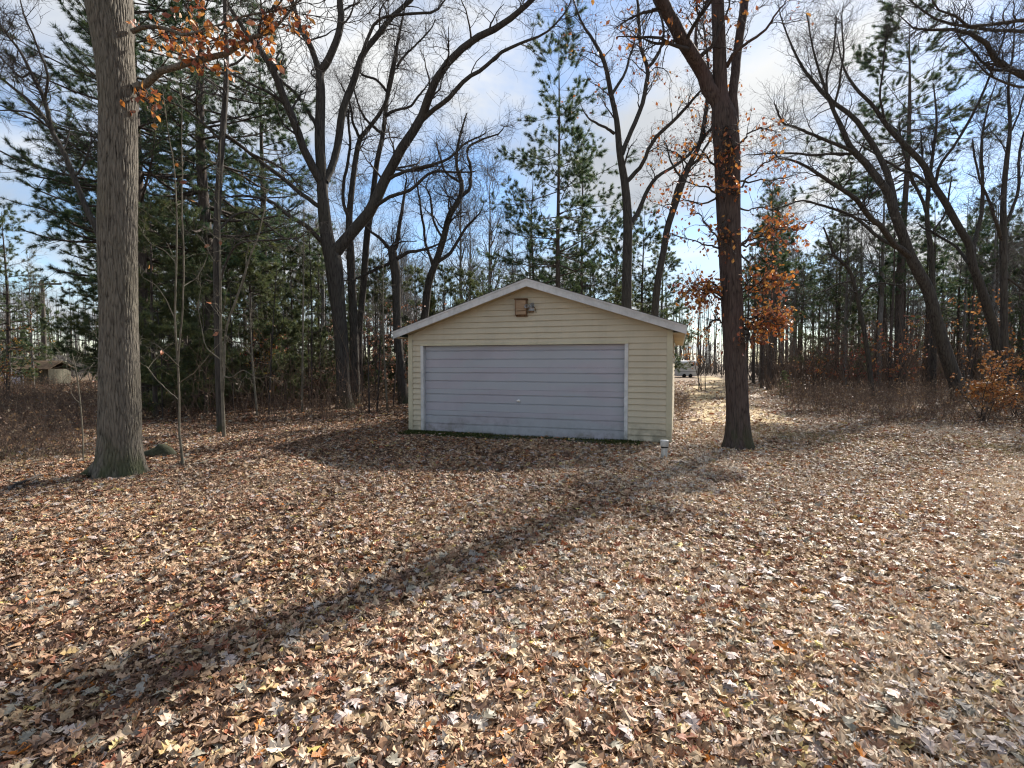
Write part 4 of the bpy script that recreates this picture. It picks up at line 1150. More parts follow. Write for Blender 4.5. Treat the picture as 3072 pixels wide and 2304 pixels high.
sapling('slim pale sapling forking in two beside the thick oak', (549, 8.5),
        [(549, 1398, 8), (543, 1340, 6), (538, 1302, 5.5), (537, 1182, 5), (533, 1086, 5), (525, 960, 4.5), (529, 796, 4), (530, 640, 3.2), (522, 500, 2.6), (505, 400, 2), (488, 270, 1.2)],
        [[(534, 1090, 4.5), (540, 1000, 4), (545, 941, 4), (549, 845, 3.6), (549, 700, 3), (546, 560, 2.6), (546, 420, 2), (545, 305, 1.2)],
         [(537, 1100, 2.6), (500, 1060, 2.2, -0.2), (460, 1030, 1.8, -0.3), (425, 1075, 1.2, -0.4)], [(548, 860, 2.8), (580, 840, 2.4, 0.2), (610, 800, 2, 0.3), (622, 765, 1.2, 0.3)], [(536, 1150, 2.6), (580, 1120, 2.2, -0.2), (630, 1060, 1.8, -0.3), (655, 1030, 1.2, -0.3)],
         [(525, 960, 2.6), (500, 900, 2.2), (460, 850, 1.8), (425, 830, 1.2)], [(530, 790, 2.4), (490, 750, 2), (450, 730, 1.6), (430, 700, 1)], [(536, 1200, 2.4), (480, 1150, 2, 0.2), (440, 1100, 1.6, 0.3), (425, 1090, 1, 0.3)]], 41, dead=(14, 0.11))
sapling('thin brown sapling left of the thick oak trunk', (250, 8.4), [(250, 1385, 4), (248, 1300, 3.6), (240, 1200, 3.2), (230, 1120, 2.8), (216, 1060, 1.6)],
        [[(217, 1155, 2.4), (240, 1140, 2.2), (262, 1105, 2), (290, 1095, 1.2)], [(240, 1210, 2), (215, 1180, 1.6), (225, 1130, 1)]], 42, nA=6, nB=18, nC=40)
sapling('pale forked sapling in front of the straight dark trunk', (672, 11.6),
        [(672, 1300, 8), (668, 1200, 7), (664, 1100, 6.5), (662, 980, 6), (661, 850, 5), (659, 700, 4.2), (655, 600, 3.4), (660, 500, 2.4), (662, 420, 1.4)],
        [[(668, 1180, 6), (673, 1090, 5.5), (680, 1000, 5), (695, 930, 5), (718, 870, 4.5), (732, 830, 4), (748, 770, 3.6), (770, 720, 3), (790, 650, 2.4), (800, 590, 1.4)], [(664, 1080, 3), (620, 1040, 2.4), (600, 960, 2), (598, 900, 1.4)], [(718, 870, 3), (740, 810, 2.4), (737, 770, 2)], [(661, 780, 3), (640, 780, 2.4), (610, 720, 1.6)], [(668, 1130, 3), (700, 1130, 2.4), (730, 1110, 2), (770, 1135, 1.2)]], 43, nA=22, nB=90, nC=260)
rng = np.random.default_rng(91)
ORD = ['leftmost', 'second', 'third', 'fourth', 'fifth', 'sixth', 'seventh', 'eighth', 'ninth', 'tenth', 'eleventh', 'twelfth', 'thirteenth', 'fourteenth', 'fifteenth', 'sixteenth', 'rightmost']
for k, (bx, by, tx, ty, r) in enumerate(sorted(((772, 1255, 748, 880, 5), (806, 1245, 830, 800, 4), (853, 1215, 866, 980, 3), (906, 1240, 912, 600, 5), (935, 1225, 925, 640, 3.5), (963, 1215, 968, 900, 3), (1108, 1245, 1100, 950, 4), (1132, 1238, 1140, 860, 3.5), (1162, 1240, 1150, 760, 4.5), (1180, 1225, 1188, 900, 3), (700, 1240, 690, 860, 4), (600, 1235, 585, 800, 3.5), (488, 1260, 470, 900, 3.5), (740, 1225, 760, 860, 3.5), (1010, 1215, 1075, 930, 3), (560, 1225, 545, 900, 3.5), (455, 1240, 448, 960, 3)))):
    d = G(bx, by)[1]
    mx, my = (bx + tx) / 2 + rng.uniform(-8, 8), (by + ty) / 2
    sapling(('%s thin bare sapling between the thick oak and the garage' if k in (0, 16) else '%s thin bare sapling from the thick oak towards the garage') % ORD[k], (bx, d), [(bx, by - 8, r), (bx + (mx - bx) * .5, (by + my) / 2, r * .9), (mx, my, r * .75), (tx, ty, r * .35)],
            [[(mx, my, r * .5), (mx + rng.uniform(15, 40) * rng.choice([-1, 1]), my - 60, r * .4), (mx + rng.uniform(-60, 60), my - 130, r * .25)]], 100 + k,
            'bare saplings left of the garage', pale=bool(k % 3 == 0), nA=10, nB=40, nC=120, rmin=0.004)

# ------------------------------------------------------------------ pines
GREEN = np.array([[0.050, 0.092, 0.050], [0.066, 0.115, 0.054], [0.090, 0.128, 0.050], [0.120, 0.145, 0.050], [0.046, 0.084, 0.058]])
OLIVE = np.array([[0.105, 0.130, 0.055], [0.135, 0.155, 0.060], [0.085, 0.115, 0.055], [0.160, 0.165, 0.060], [0.075, 0.105, 0.055]])


def tufts(rng, pos, dirs, nb, L, w, pal):
    n = len(pos)
    nb = int(nb * 1.8)
    w = w * 0.62
    d = norm(dirs[:, None, :] * 0.9 + rng.normal(0, 0.6, (n, nb, 3)) + np.array([0, 0, 0.10]))
    s = norm(np.cross(d, rng.normal(size=(n, nb, 3)))) * (w * rng.uniform(0.7, 1.3, (n, nb, 1)))
    b = np.repeat(pos[:, None, :], nb, 1) + d * 0.012 + rng.normal(0, 0.015, (n, nb, 3))
    tip = b + d * (L * rng.uniform(0.7, 1.25, (n, nb, 1)))
    v = np.stack([b - s, b + s, tip], 2).reshape(-1, 3)
    f = np.arange(n * nb * 3).reshape(-1, 3)
    c = pal[rng.integers(0, len(pal), n)][:, None, :] * rng.uniform(0.7, 1.3, (n, nb, 1))
    return v, f, c.reshape(-1, 3)


def pine_meshes(seed, Ht, r0, cs, spread, nbr, n2, ntuft, nb=8, L=0.14, w=0.009, dead=14, top=0.35, pal=GREEN, droop=0.0, irregular=0.4):
    """trunk and crown meshes of one white pine; cs = height share where the green crown starts"""
    rng = np.random.default_rng(seed)
    K = 30
    z = np.linspace(-0.1, Ht, K)
    P = np.column_stack([0.05 * Ht * 0.1 * np.sin(z * 0.5 + seed), 0.05 * Ht * 0.1 * np.cos(z * 0.37 + seed), z])
    R = np.maximum(r0 * (1 - np.clip(z / Ht, 0, 1)) ** 0.8, 0.012)
    v, q = trunk_tube(P, R, 14, 0.0, 20, 0.35, 5, seed)
    tm = mesh('trunk', v, q); tm.materials.append(M['bark_pine'])
    t = cs + (1 - cs) * (np.arange(nbr) + rng.random(nbr)) / nbr
    t = np.clip(np.round(t * Ht / 0.55) * 0.55 / Ht + rng.normal(0, 0.004, nbr), cs * 0.9, 0.985)
    pos, tan, r = sample(P[None], R[None], np.zeros(nbr, int), t)
    u = np.clip((t - cs) / (1 - cs), 0, 1)
    prof = np.clip(np.minimum((u + 0.18) / 0.35, 1.0), 0.3, 1) * (1 - u) ** 0.75 + top * 0.25
    Lb = spread * prof * rng.uniform(1 - irregular, 1 + irregular * 0.6, nbr)
    az = rng.uniform(0, 6.283, nbr)
    el = np.radians(-6 + 48 * u ** 1.5 + rng.normal(0, 9, nbr) - droop * 20)
    d = np.column_stack([np.cos(az) * np.cos(el), np.sin(az) * np.cos(el), np.sin(el)])
    pts = [pos]
    for k in range(1, 8):
        d = norm(d + rng.normal(0, 0.06, (nbr, 3)) + np.array([0, 0, 0.035 * (k - 2)]))
        pts.append(pts[-1] + d * (Lb / 7)[:, None])
    BP = np.stack(pts, 1)
    BR = np.clip(r * 0.35, 0.008, 0.06)[:, None] * np.linspace(1, 0.25, 8)[None]
    tw = [tubes(BP, BR, 4)]
    C2 = spawn(rng, BP, BR, n2, 0.3, 1.0, 0.35 * spread * 0.5, 0.35 * spread, 30, 65, 0.02, 0.12, 5, 0.5, 0.004, 0.75, 0.5)
    tw.append(tubes(*C2, 3))
    if dead:
        dt = rng.uniform(0.08, cs, dead)
        dp, _, dr_ = sample(P[None], R[None], np.zeros(dead, int), dt)
        az = rng.uniform(0, 6.283, dead); dd = np.column_stack([np.cos(az), np.sin(az), rng.normal(0, 0.15, dead)])
        dl = rng.uniform(0.4, 1.6, dead)[:, None] * spread * 0.35
        DP = np.stack([dp, dp + dd * dl * 0.4, dp + dd * dl * 0.75 + [0, 0, -0.05], dp + dd * dl + [0, 0, -0.02]], 1)
        tw.append(tubes(DP, np.full((dead, 1), 0.018) * np.linspace(1, 0.3, 4)[None], 4))
        D2 = spawn(rng, DP, np.full((dead, 4), 0.01), dead * 4, 0.3, 1, 0.2, 0.7, 30, 70, 0, 0.15, 4, 0.6, 0.004, 0.4, 0.2)
        tw.append(tubes(*D2, 3))
    v1, f1 = join(tw)
    bm_ = mesh('branches', v1, f1); bm_.materials.append(M['bark_pine'])
    allP = np.concatenate([C2[0], BP[:, 3:8]])
    allR = np.concatenate([C2[1], BR[:, 3:8]])
    i = rng.integers(0, len(allP), ntuft)
    tp, td, _ = sample(allP, allR, i, rng.uniform(0.35, 1.0, ntuft) ** 0.7)
    v2, f2, c2 = tufts(rng, tp, td, nb, L, w, pal)
    nm = mesh('needles', v2, f2, False, c2); nm.materials.append(M['needle'])
    return tm, bm_, nm


def place_pine(ms, label, x, y, s=1.0, rz=0.0, group=None, name='pine_tree'):
    t = thing(name, label, 'tree', (x, y, 0), rz, group)
    t.scale = (s, s, s)
    ob('trunk', ms[0], None, t); cr_ = ob('crown', ms[1], None, t)
    tag(ob('needles', ms[2], None, cr_), kind='stuff')
    return t


PA = pine_meshes(201, 19.0, 0.24, 0.24, 4.4, 110, 900, 7500, 9, 0.17, 0.010)
PB = pine_meshes(202, 17.0, 0.20, 0.30, 3.6, 95, 760, 6200, 9, 0.16, 0.010)
PC = pine_meshes(203, 16.0, 0.14, 0.28, 3.1, 80, 640, 5600, 8, 0.17, 0.011, top=1.1, irregular=0.65)      # thin, see-through
PD = pine_meshes(204, 6.5, 0.07, 0.05, 1.9, 60, 480, 4200, 8, 0.14, 0.009, dead=0, droop=0.2, pal=OLIVE)    # young, bushy
PE = pine_meshes(205, 21.5, 0.26, 0.55, 4.6, 64, 560, 6200, 9, 0.20, 0.013, dead=26, top=0.9, irregular=0.5)
PF = pine_meshes(206, 11.0, 0.13, 0.10, 2.8, 85, 700, 6000, 8, 0.16, 0.011, dead=0, pal=np.concatenate([GREEN, OLIVE]))
PG = pine_meshes(207, 14.0, 0.15, 0.60, 1.9, 40, 240, 1500, 7, 0.20, 0.014, dead=30)             # plantation pine
PGb = pine_meshes(208, 15.0, 0.15, 0.52, 1.8, 40, 240, 1400, 7, 0.20, 0.014, dead=36)


def gx_at(px, Y):
    return (px - 1536) / F * (Y * CP + EYE * SP)


# the dark pines at the left
for k, (ms, px, Yp, s, lab) in enumerate(((PA, 632, 19.0, 1.05, 'tall white pine with a thick trunk just behind the straight thin tree'), (PA, 430, 18.0, 1.0, 'tall dense white pine behind the pale forked sapling'), (PB, 400, 22.0, 1.0, 'white pine showing its needles left of the thick oak trunk'),
                                          (PB, 800, 24.0, 1.0, 'white pine behind the left limbs of the forked oak'), (PA, 560, 26.0, 0.95, 'white pine standing deepest in the dark clump at the left'))):
    place_pine(ms, lab, gx_at(px, Yp), Yp, s, 1.3 * k + 0.4)
for k, (px, Yp, s) in enumerate(((470, 15.5, 1.0), (760, 19.5, 1.15), (880, 24.0, 1.2), (560, 18.0, 1.1), (690, 23.0, 1.35), (960, 27.0, 1.3), (820, 21.0, 0.8), (620, 16.5, 0.75), (1130, 27.0, 1.1), (1250, 26.0, 1.0), (1330, 29.0, 1.1), (400, 21.0, 1.3), (1080, 24.5, 0.8), (930, 20.5, 0.7), (520, 24, 1.4), (740, 27, 1.5), (1400, 27, 1.0))):
    place_pine(PD, 'bushy young pine filling the dark green undergrowth left of the garage', gx_at(px, Yp), Yp, s, 0.9 * k, 'young pines left of the garage', 'young_pine')
for k, (px, Yp, s) in enumerate(((330, 25.0, 0.9), (30, 30.0, 0.95), (860, 31.0, 0.8), (980, 33.0, 0.7), (660, 30.0, 0.95), (460, 29.0, 1.0), (120, 46.0, 0.7), (-60, 34.0, 1.0))):
    place_pine(PF, 'full green pine in the woods at the left', gx_at(px, Yp), Yp, s, 0.7 * k, 'green pines in the left woods')
# behind the garage
place_pine(PC, 'see-through pine rising above the garage ridge', gx_at(1674, 23.5), 23.5, 1.02, 0.6)
place_pine(PC, 'thin pine left of the see-through one above the ridge', gx_at(1599, 25.0), 25.0, 0.72, 2.6)
for k, (px, Yp, s) in enumerate(((1770, 30.0, 0.68), (1845, 31.0, 0.9), (1925, 32.0, 1.0), (1985, 35.0, 0.92), (1710, 33.0, 0.7), (1540, 34, 0.66), (1450, 36, 0.7))):
    place_pine(PF, 'dark pine behind the right slope of the garage roof', gx_at(px, Yp), Yp, s, 0.7 * k + 0.2, 'dark pines behind the garage roof')
place_pine(PC, 'smaller loose pine close right of the see-through one', gx_at(1742, 27.0), 27.0, 0.80, 4.1)
place_pine(PD, 'young pine with bright tips peeping over the right roof slope', gx_at(1870, 25.5), 25.5, 0.85, 0.3, None, 'young_pine')
# right
place_pine(PE, 'tall pine with an irregular crown high among the right-hand limbs', gx_at(2696, 34.0), 34.0, 1.13, 0.8)
place_pine(PF, 'dense dark pine in the right-hand woods', gx_at(2510, 38.0), 38.0, 1.15, 0.4)
place_pine(PF, 'dark pine right of the tall irregular one', gx_at(2870, 40.0), 40.0, 1.05, 2.4)
place_pine(PD, 'small young pine at the edge of the right-hand brush', gx_at(2350, 25.5), 25.5, 0.2, 0.4, None, 'young_pine')
for k, (px, Yp, s) in enumerate(((3060, 30.0, 0.5), (3130, 28.0, 0.5), (3200, 33, 0.7))):
    place_pine(PF, 'green pine by the right edge behind the straight dark trunk', gx_at(px, Yp), Yp, s, k, 'green pines by the right edge')


# ------------------------------------------------------------------ the woods behind
def bare_meshes(seed, Ht, r0, start, nA, nB, nC, lean=0.02, rmin=0.011):
    rng = np.random.default_rng(seed)
    K = 26
    z = np.linspace(-0.1, Ht, K)
    wx = np.cumsum(rng.normal(0, lean, K)) * Ht / K; wy = np.cumsum(rng.normal(0, lean, K)) * Ht / K
    P = np.column_stack([wx - wx[0], wy - wy[0], z])
    R = np.maximum(r0 * (1 - np.clip(z / Ht, 0, 1)) ** 0.75, 0.015)
    v, q = trunk_tube(P, R, 10, 0.0, 20, 0.35, 5, seed)
    tm = mesh('trunk', v, q); tm.materials.append(M['bark_grey'])
    A = spawn(rng, P[None], R[None], nA, start, 0.97, 0.18 * Ht, 0.36 * Ht, 25, 55, 0.09, 0.13, 8, 0.5, rmin * 1.3, 0.3, 0.6, 0.3, 0.08)
    B = spawn(rng, A[0], A[1], nB, 0.2, 1.0, 0.06 * Ht, 0.13 * Ht, 25, 60, 0.07, 0.18, 5, 0.55, rmin, 0.1, 0.3, 0.4, 0.03)
    tw = [tubes(*A, 5), tubes(*B, 3)]
    if nC:
        tw.append(tubes(*spawn(rng, B[0], B[1], nC, 0.1, 1, 0.03 * Ht, 0.07 * Ht, 25, 65, 0.05, 0.2, 4, 0.7, rmin * 0.8, 0, 0.2, 0.5, 0.012), 3))
    v, q = join(tw)
    cm_ = mesh('crown', v, q); cm_.materials.append(M['twig_grey'])
    return tm, cm_


BV = [bare_meshes(301, 14, 0.16, 0.35, 26, 170, 700), bare_meshes(302, 15, 0.13, 0.45, 22, 150, 600), bare_meshes(303, 12, 0.10, 0.3, 24, 150, 600, 0.05), bare_meshes(304, 16, 0.19, 0.4, 28, 190, 800), bare_meshes(305, 10, 0.07, 0.25, 20, 120, 420, 0.04)]


def place_bare(ms, label, x, y, s, rz, group, name='bare_tree'):
    t = thing(name, label, 'tree', (x, y, 0), rz, group)
    t.scale = (s, s, s)
    ob('trunk', ms[0], None, t); ob('crown', ms[1], None, t)
    return t


rng = np.random.default_rng(400)
taken = []


def free(x, y, d):
    for a, b in taken:
        if (a - x) ** 2 + (b - y) ** 2 < d * d:
            return False
    taken.append((x, y))
    return True


def scatter(n, fx, y0, y1, d, cb):
    k = tries = 0
    while k < n and tries < n * 40:
        tries += 1
        y = math.sqrt(rng.uniform(y0 ** 2, y1 ** 2))
        lo, hi = fx(y)
        x = rng.uniform(lo, hi)
        if abs(x - path_x(y)) < 2.4 or (y < 62 and abs(x - 0.345 * y) < 1.8):
            continue
        if free(x, y, d):
            cb(k, x, y); k += 1


# right of the track: a dense stand of slim trunks
scatter(90, lambda y: (0.40 * y + 2.5, 1.12 * y + 3), 31, 70, 1.1, lambda k, x, y: place_pine(PG if k % 2 else PGb, 'slim straight plantation pine trunk in the woods right of the track', x, y, rng.uniform(0.72, 1.0), rng.uniform(0, 6.28), 'plantation pines right of the track'))
scatter(80, lambda y: (0.42 * y + 2.5, 1.12 * y + 3), 31, 64, 1.0, lambda k, x, y: place_bare(BV[int(rng.integers(0, 5))], 'bare grey tree in the woods right of the track', x, y, rng.uniform(0.65, 0.95), rng.uniform(0, 6.28), 'bare trees right of the track'))
# behind the garage and to the left
scatter(62, lambda y: (-0.62 * y, 0.33 * y - 2), 27, 62, 1.3, lambda k, x, y: place_bare(BV[int(rng.integers(0, 5))], 'bare grey tree in the woods behind the garage', x, y, rng.uniform(0.6, 1.0), rng.uniform(0, 6.28), 'bare trees behind the garage'))
scatter(16, lambda y: (-1.15 * y, -0.93 * y), 24, 60, 1.6, lambda k, x, y: place_bare(BV[int(rng.integers(0, 5))], 'bare tree in the woods at the far left', x, y, rng.uniform(0.4, 0.62), rng.uniform(0, 6.28), 'bare trees at the far left'))
scatter(18, lambda y: (-0.5 * y, 0.30 * y - 2), 36, 66, 1.5, lambda k, x, y: place_pine(PG, 'slim pine in the woods behind the garage', x, y, rng.uniform(0.6, 0.85), rng.uniform(0, 6.28), 'slim pines behind the garage'))

# the far-off wood that closes the view
rng = np.random.default_rng(500)
n = 1500
Yf = rng.uniform(66, 120, n); Xf = rng.uniform(-1.25, 1.25, n) * Yf
gap = (np.abs(Xf - 0.35 * Yf) < 3.0) & (Yf < 64)
Xf, Yf = Xf[~gap], Yf[~gap]; n = len(Xf)
Hf = rng.uniform(8, 15, n)
z = np.linspace(0, 1, 6)
P = np.stack([Xf[:, None] + np.cumsum(rng.normal(0, 0.12, (n, 6)), 1), np.repeat(Yf[:, None], 6, 1), Hf[:, None] * z[None] - 0.1], -1)
R = rng.uniform(0.06, 0.15, n)[:, None] * np.linspace(1, 0.2, 6)[None]
A = spawn(rng, P, R, 6000, 0.2, 1, 1.2, 4.0, 25, 65, 0.08, 0.15, 4, 0.5, 0.022, 0.2, 0.4)
B = spawn(rng, A[0], A[1], 5000, 0.2, 1, 0.5, 1.5, 25, 65, 0.05, 0.15, 3, 0.7, 0.018, 0.1, 0.2)
nb_ = 5500
yb = rng.uniform(48, 100, nb_); xb = rng.uniform(-1.25, 1.25, nb_) * yb
okb = ~((np.abs(xb - 0.355 * yb) < 2.6) & (yb < 63))
xb, yb = xb[okb], yb[okb]; nb_ = len(xb)
hb = rng.uniform(1.0, 3.6, nb_)
PB_ = np.stack([np.stack([xb + rng.normal(0, 0.25, nb_) * k, yb + rng.normal(0, 0.2, nb_) * k, hb * k / 3 - 0.05], -1) for k in range(4)], 1)
RB_ = rng.uniform(0.025, 0.06, nb_)[:, None] * np.linspace(1, 0.4, 4)[None]
B2 = spawn(rng, PB_, RB_, 7000, 0.2, 1, 0.5, 1.6, 25, 70, 0.02, 0.15, 3, 0.7, 0.02, 0.1, 0.2)
v, q = join([tubes(P, R, 3), tubes(*A, 3), tubes(*B, 3), tubes(PB_, RB_, 3), tubes(*B2, 3)])
fw = ob('far_woods', mesh('far_woods', v, q), M['twig_grey'])
tag(fw, 'far-off grey wood of bare trees closing the view', 'woods', kind='stuff')

# ------------------------------------------------------------------ undergrowth
BR_PAL = np.array([[0.20, 0.125, 0.075], [0.27, 0.165, 0.09], [0.16, 0.105, 0.07], [0.31, 0.20, 0.10], [0.26, 0.20, 0.13]])


def brush(name, label, seed, xs, ys, h0, h1, leaf_n, size=0.06, bend=0.35, fat=None):
    rng = np.random.default_rng(seed)
    fat = fat or (1.0 if name == 'undergrowth' else 3.2)
    n = len(xs)
    H_ = rng.uniform(h0, h1, n)
    d = norm(np.column_stack([rng.normal(0, bend, n), rng.normal(0, bend, n), np.ones(n)]))
    pts = [np.column_stack([xs, ys, np.full(n, -0.02)])]
    for k in range(3):
        d = norm(d + rng.normal(0, 0.18, (n, 3)) - np.array([0, 0, 0.05 * k]))
        pts.append(pts[-1] + d * (H_ / 3)[:, None])
    P = np.stack(pts, 1)
    R = fat * rng.uniform(0.003, 0.007, n)[:, None] * np.linspace(1, 0.4, 4)[None]
    B = spawn(rng, P, R, int(n * 2.0), 0.25, 1, 0.12 * fat ** 0.7, 0.5 * fat ** 0.8, 25, 70, 0.03, 0.18, 3, 0.7, 0.0025 * fat, 0, 0.2)
    v, q = join([tubes(P, R, 3), tubes(*B, 3)])
    o = ob(name, mesh(name, v, q), M['brush'])
    tag(o, label, 'undergrowth', kind='stuff')
    if leaf_n:
        v, f, c = tree_leaves(rng, B[0], B[1], leaf_n, 0.1, 1.0, size, BR_PAL, 0.3, 0.03)
        tag(ob('withered_leaves', mesh('withered_leaves', v, f, False, c), M['tree_leaf'], o), kind='stuff')
    return o


def region(rng, n, y0, y1, fx):
    y = np.sqrt(rng.uniform(y0 ** 2, y1 ** 2, n))
    lo, hi = fx(y)
    return lo + (hi - lo) * rng.random(n), y


rng = np.random.default_rng(610)
x, y = region(rng, 4300, 13.2, 27.0, lambda y: (np.maximum(0.364 * y + 3.4 + 0.6 * np.sin(y), 8.6 + 0.35 * np.sin(y * 2.1)), 1.15 * y + 1))
ok = rng.random(len(x)) < np.clip((x - 7.0) / 2.5, 0.15, 1)
brush('undergrowth', 'brown brushy undergrowth at the edge of the right-hand woods', 611, x[ok], y[ok], 0.45, 1.15, 5200)
x, y = region(rng, 3600, 11.2, 30.0, lambda y: (-1.15 * y, np.where(y < 14, -0.80 * y, -0.62 * y)))
brush('undergrowth', 'reddish brown brush at the left behind the thick oak', 612, x, y, 0.5, 1.2, 3600)
x, y = region(rng, 2600, 16.5, 30.0, lambda y: (-0.66 * y, -0.22 * y))
brush('undergrowth', 'brown twiggy undergrowth between the thick oak and the garage', 613, x, y, 0.35, 1.0, 3800)
x, y = region(rng, 420, 15.5, 24.0, lambda y: (0.364 * y - 2.0, 0.364 * y - 0.4))
brush('undergrowth', 'low dry weeds along the left side of the track', 614, x, y, 0.2, 0.6, 500)
x, y = region(rng, 260, 8.0, 11.2, lambda y: (-1.05 * y, -0.86 * y))
brush('undergrowth', 'sparse thin twigs left of the thick oak foot', 615, x, y, 0.2, 0.7, 260)

x, y = region(rng, 2300, 27.0, 50.0, lambda y: (0.42 * y + 2.6, 1.12 * y + 2))
brush('thicket', 'tall thin grey thicket filling the floor of the right-hand woods', 616, x, y, 1.2, 5.0, 900, 0.12, 0.12)
x, y = region(rng, 1200, 29.0, 50.0, lambda y: (-0.6 * y, 0.27 * y - 2))
brush('thicket', 'tall thin grey thicket in the woods behind the garage', 617, x, y, 1.0, 4.0, 500, 0.12, 0.12)

x, y = region(rng, 420, 12.5, 22.0, lambda y: (-0.64 * y, -0.20 * y - 1.0))
brush('thicket', 'thin bare twiggy stems standing between the thick oak and the garage', 618, x, y, 0.7, 3.0, 60, 0.09, 0.14, 1.3)

# dry grass in thin places
rng = np.random.default_rng(620)
n = 9000
cx = np.concatenate([rng.normal(6.3, 0.9, n // 3), rng.normal(9.5, 1.0, n // 4), rng.normal(-8.8, 1.0, n // 6)])
cy = np.concatenate([rng.normal(12.0, 1.1, n // 3), rng.normal(9.9, 0.7, n // 4), rng.normal(9.4, 0.7, n // 6)])
yy = rng.uniform(14, 34, n - len(cx))
cx = np.concatenate([cx, path_x(yy) + rng.normal(0, 0.9, len(yy))]); cy = np.concatenate([cy, yy])
keep = lump(cx * 1.3, cy * 1.3) > 0.38
cx, cy = cx[keep], cy[keep]; n = len(cx)
b = np.column_stack([cx, cy, gz(cx, cy)])
a_ = rng.uniform(0, 6.28, n); dv = np.column_stack([np.cos(a_), np.sin(a_), np.zeros(n)]) * 0.006
ld = np.column_stack([rng.normal(0, 0.05, n), rng.normal(0, 0.05, n), rng.uniform(0.05, 0.13, n)])
v = np.stack([b - dv, b + dv, b + ld * 0.6 + dv * 0.6, b + ld], 1).reshape(-1, 3)
c = np.array([[0.30, 0.25, 0.12], [0.20, 0.19, 0.07], [0.36, 0.29, 0.16]])[rng.integers(0, 3, n)] * rng.uniform(0.7, 1.2, (n, 1))
tag(ob('dry_grass', mesh('dry_grass', v, np.arange(4 * n).reshape(n, 4), False, c), M['grass']), 'thin dry yellowish grass showing through the leaves', 'grass', kind='stuff')


# ------------------------------------------------------------------ leafy shrubs
def shrub(label, x, y, h, w, n, seed, pal, size=0.08, group=None, name='shrub', stems=9):
    rng = np.random.default_rng(seed)
    t = thing(name, label, 'shrub', (x, y, 0), 0, group)
    a = rng.uniform(0, 6.28, stems)
    d = norm(np.column_stack([np.cos(a) * 0.5 * w / h, np.sin(a) * 0.5 * w / h, np.ones(stems)]))
    pts = [np.column_stack([rng.normal(0, 0.08, stems), rng.normal(0, 0.08, stems), np.full(stems, -0.02)])]
    for k in range(6):
        d = norm(d + rng.normal(0, 0.12, (stems, 3)))
        pts.append(pts[-1] + d * h * rng.uniform(0.7, 1.05, (stems, 1)) / 6)
    P = np.stack(pts, 1); R = 0.014 * np.ones((stems, 1)) * np.linspace(1, 0.3, 7)[None]
    A = spawn(rng, P, R, stems * 6, 0.2, 1, 0.3 * w, 0.6 * w, 35, 75, 0.03, 0.14, 5, 0.6, 0.005, 0.3, 0.4)
    B = spawn(rng, A[0], A[1], stems * 26, 0.2, 1, 0.1, 0.3, 30, 70, 0, 0.15, 4, 0.7, 0.003, 0.2, 0.2)
    v, q = join([tubes(P, R, 6), tubes(*A, 4), tubes(*B, 3)])
    ob('stem', mesh('stem', v, q), M['twig'], t)
    v, f, c = tree_leaves(rng, B[0], B[1], n, 0.1, 1, size, pal, 0.5, 0.04)
    tag(ob('withered_leaves', mesh('withered_leaves', v, f, False, c), M['tree_leaf'], t), kind='stuff')
    return t


ORANGE = np.array([[0.38, 0.165, 0.05], [0.31, 0.12, 0.04], [0.42, 0.22, 0.075], [0.24, 0.10, 0.04]])
RED = np.array([[0.26, 0.075, 0.05], [0.32, 0.12, 0.05], [0.20, 0.07, 0.055]])
GOLD = np.array([[0.46, 0.28, 0.06], [0.36, 0.26, 0.06], [0.42, 0.18, 0.05], [0.24, 0.22, 0.05]])
shrub('bushy orange-leaved young oak at the right edge', gx_at(2945, 14.6), 14.6, 2.2, 1.5, 1150, 701, ORANGE, 0.09)
shrub('small orange shrub under the right-hand trees by the frame edge', gx_at(3055, 15.6), 15.6, 1.5, 1.0, 500, 702, ORANGE, 0.09)
shrub('rusty leaved shrub in front of the plantation trunks', gx_at(2690, 27.0), 27.0, 4.6, 2.6, 480, 703, np.concatenate([ORANGE, RED]), 0.12)
shrub('dull red shrub among the trunks right of the rusty oak', gx_at(2555, 29.0), 29.0, 3.6, 2.2, 420, 704, RED, 0.12)
shrub('low orange shrub between the slim curving stem and the track', gx_at(2440, 30.0), 30.0, 2.6, 1.8, 240, 705, np.concatenate([ORANGE, RED]), 0.12)
shrub('rusty leaves high behind the straight trunk at the right edge', gx_at(3040, 24.0), 24.0, 6.0, 2.6, 420, 706, ORANGE, 0.13)
shrub('orange leaved young tree behind the leaning right-hand trunks', gx_at(2890, 26.0), 26.0, 6.0, 2.2, 260, 707, ORANGE, 0.13)
shrub('golden shrub with brown leaves in the dark clump left of the forked oak', gx_at(805, 20.0), 20.0, 3.6, 1.5, 620, 708, np.concatenate([GOLD, RED]), 0.10)
shrub('brown leaved shrub behind the broken-topped tree', gx_at(1130, 22.5), 22.5, 4.2, 2.2, 900, 709, np.array([[0.30, 0.16, 0.10], [0.24, 0.12, 0.08], [0.36, 0.22, 0.15]]), 0.11)
shrub('brown leaved branch clump at the left roof edge', gx_at(1235, 21.0), 21.0, 4.6, 1.6, 420, 710, np.array([[0.34, 0.15, 0.08], [0.26, 0.12, 0.07]]), 0.11)
shrub('golden orange young tree at the left edge of the picture', gx_at(20, 24.0), 24.0, 4.6, 1.8, 500, 711, np.concatenate([GOLD, ORANGE]), 0.11)
shrub('orange leaved young tree behind the rusty oak trunk', gx_at(2105, 30.0), 30.0, 7.0, 2.2, 380, 712, ORANGE, 0.13)
shrub('low brown shrub between the saplings and the forked oak', gx_at(960, 21.0), 21.0, 1.7, 1.6, 700, 713, np.array([[0.22, 0.12, 0.08], [0.28, 0.15, 0.09]]), 0.08)


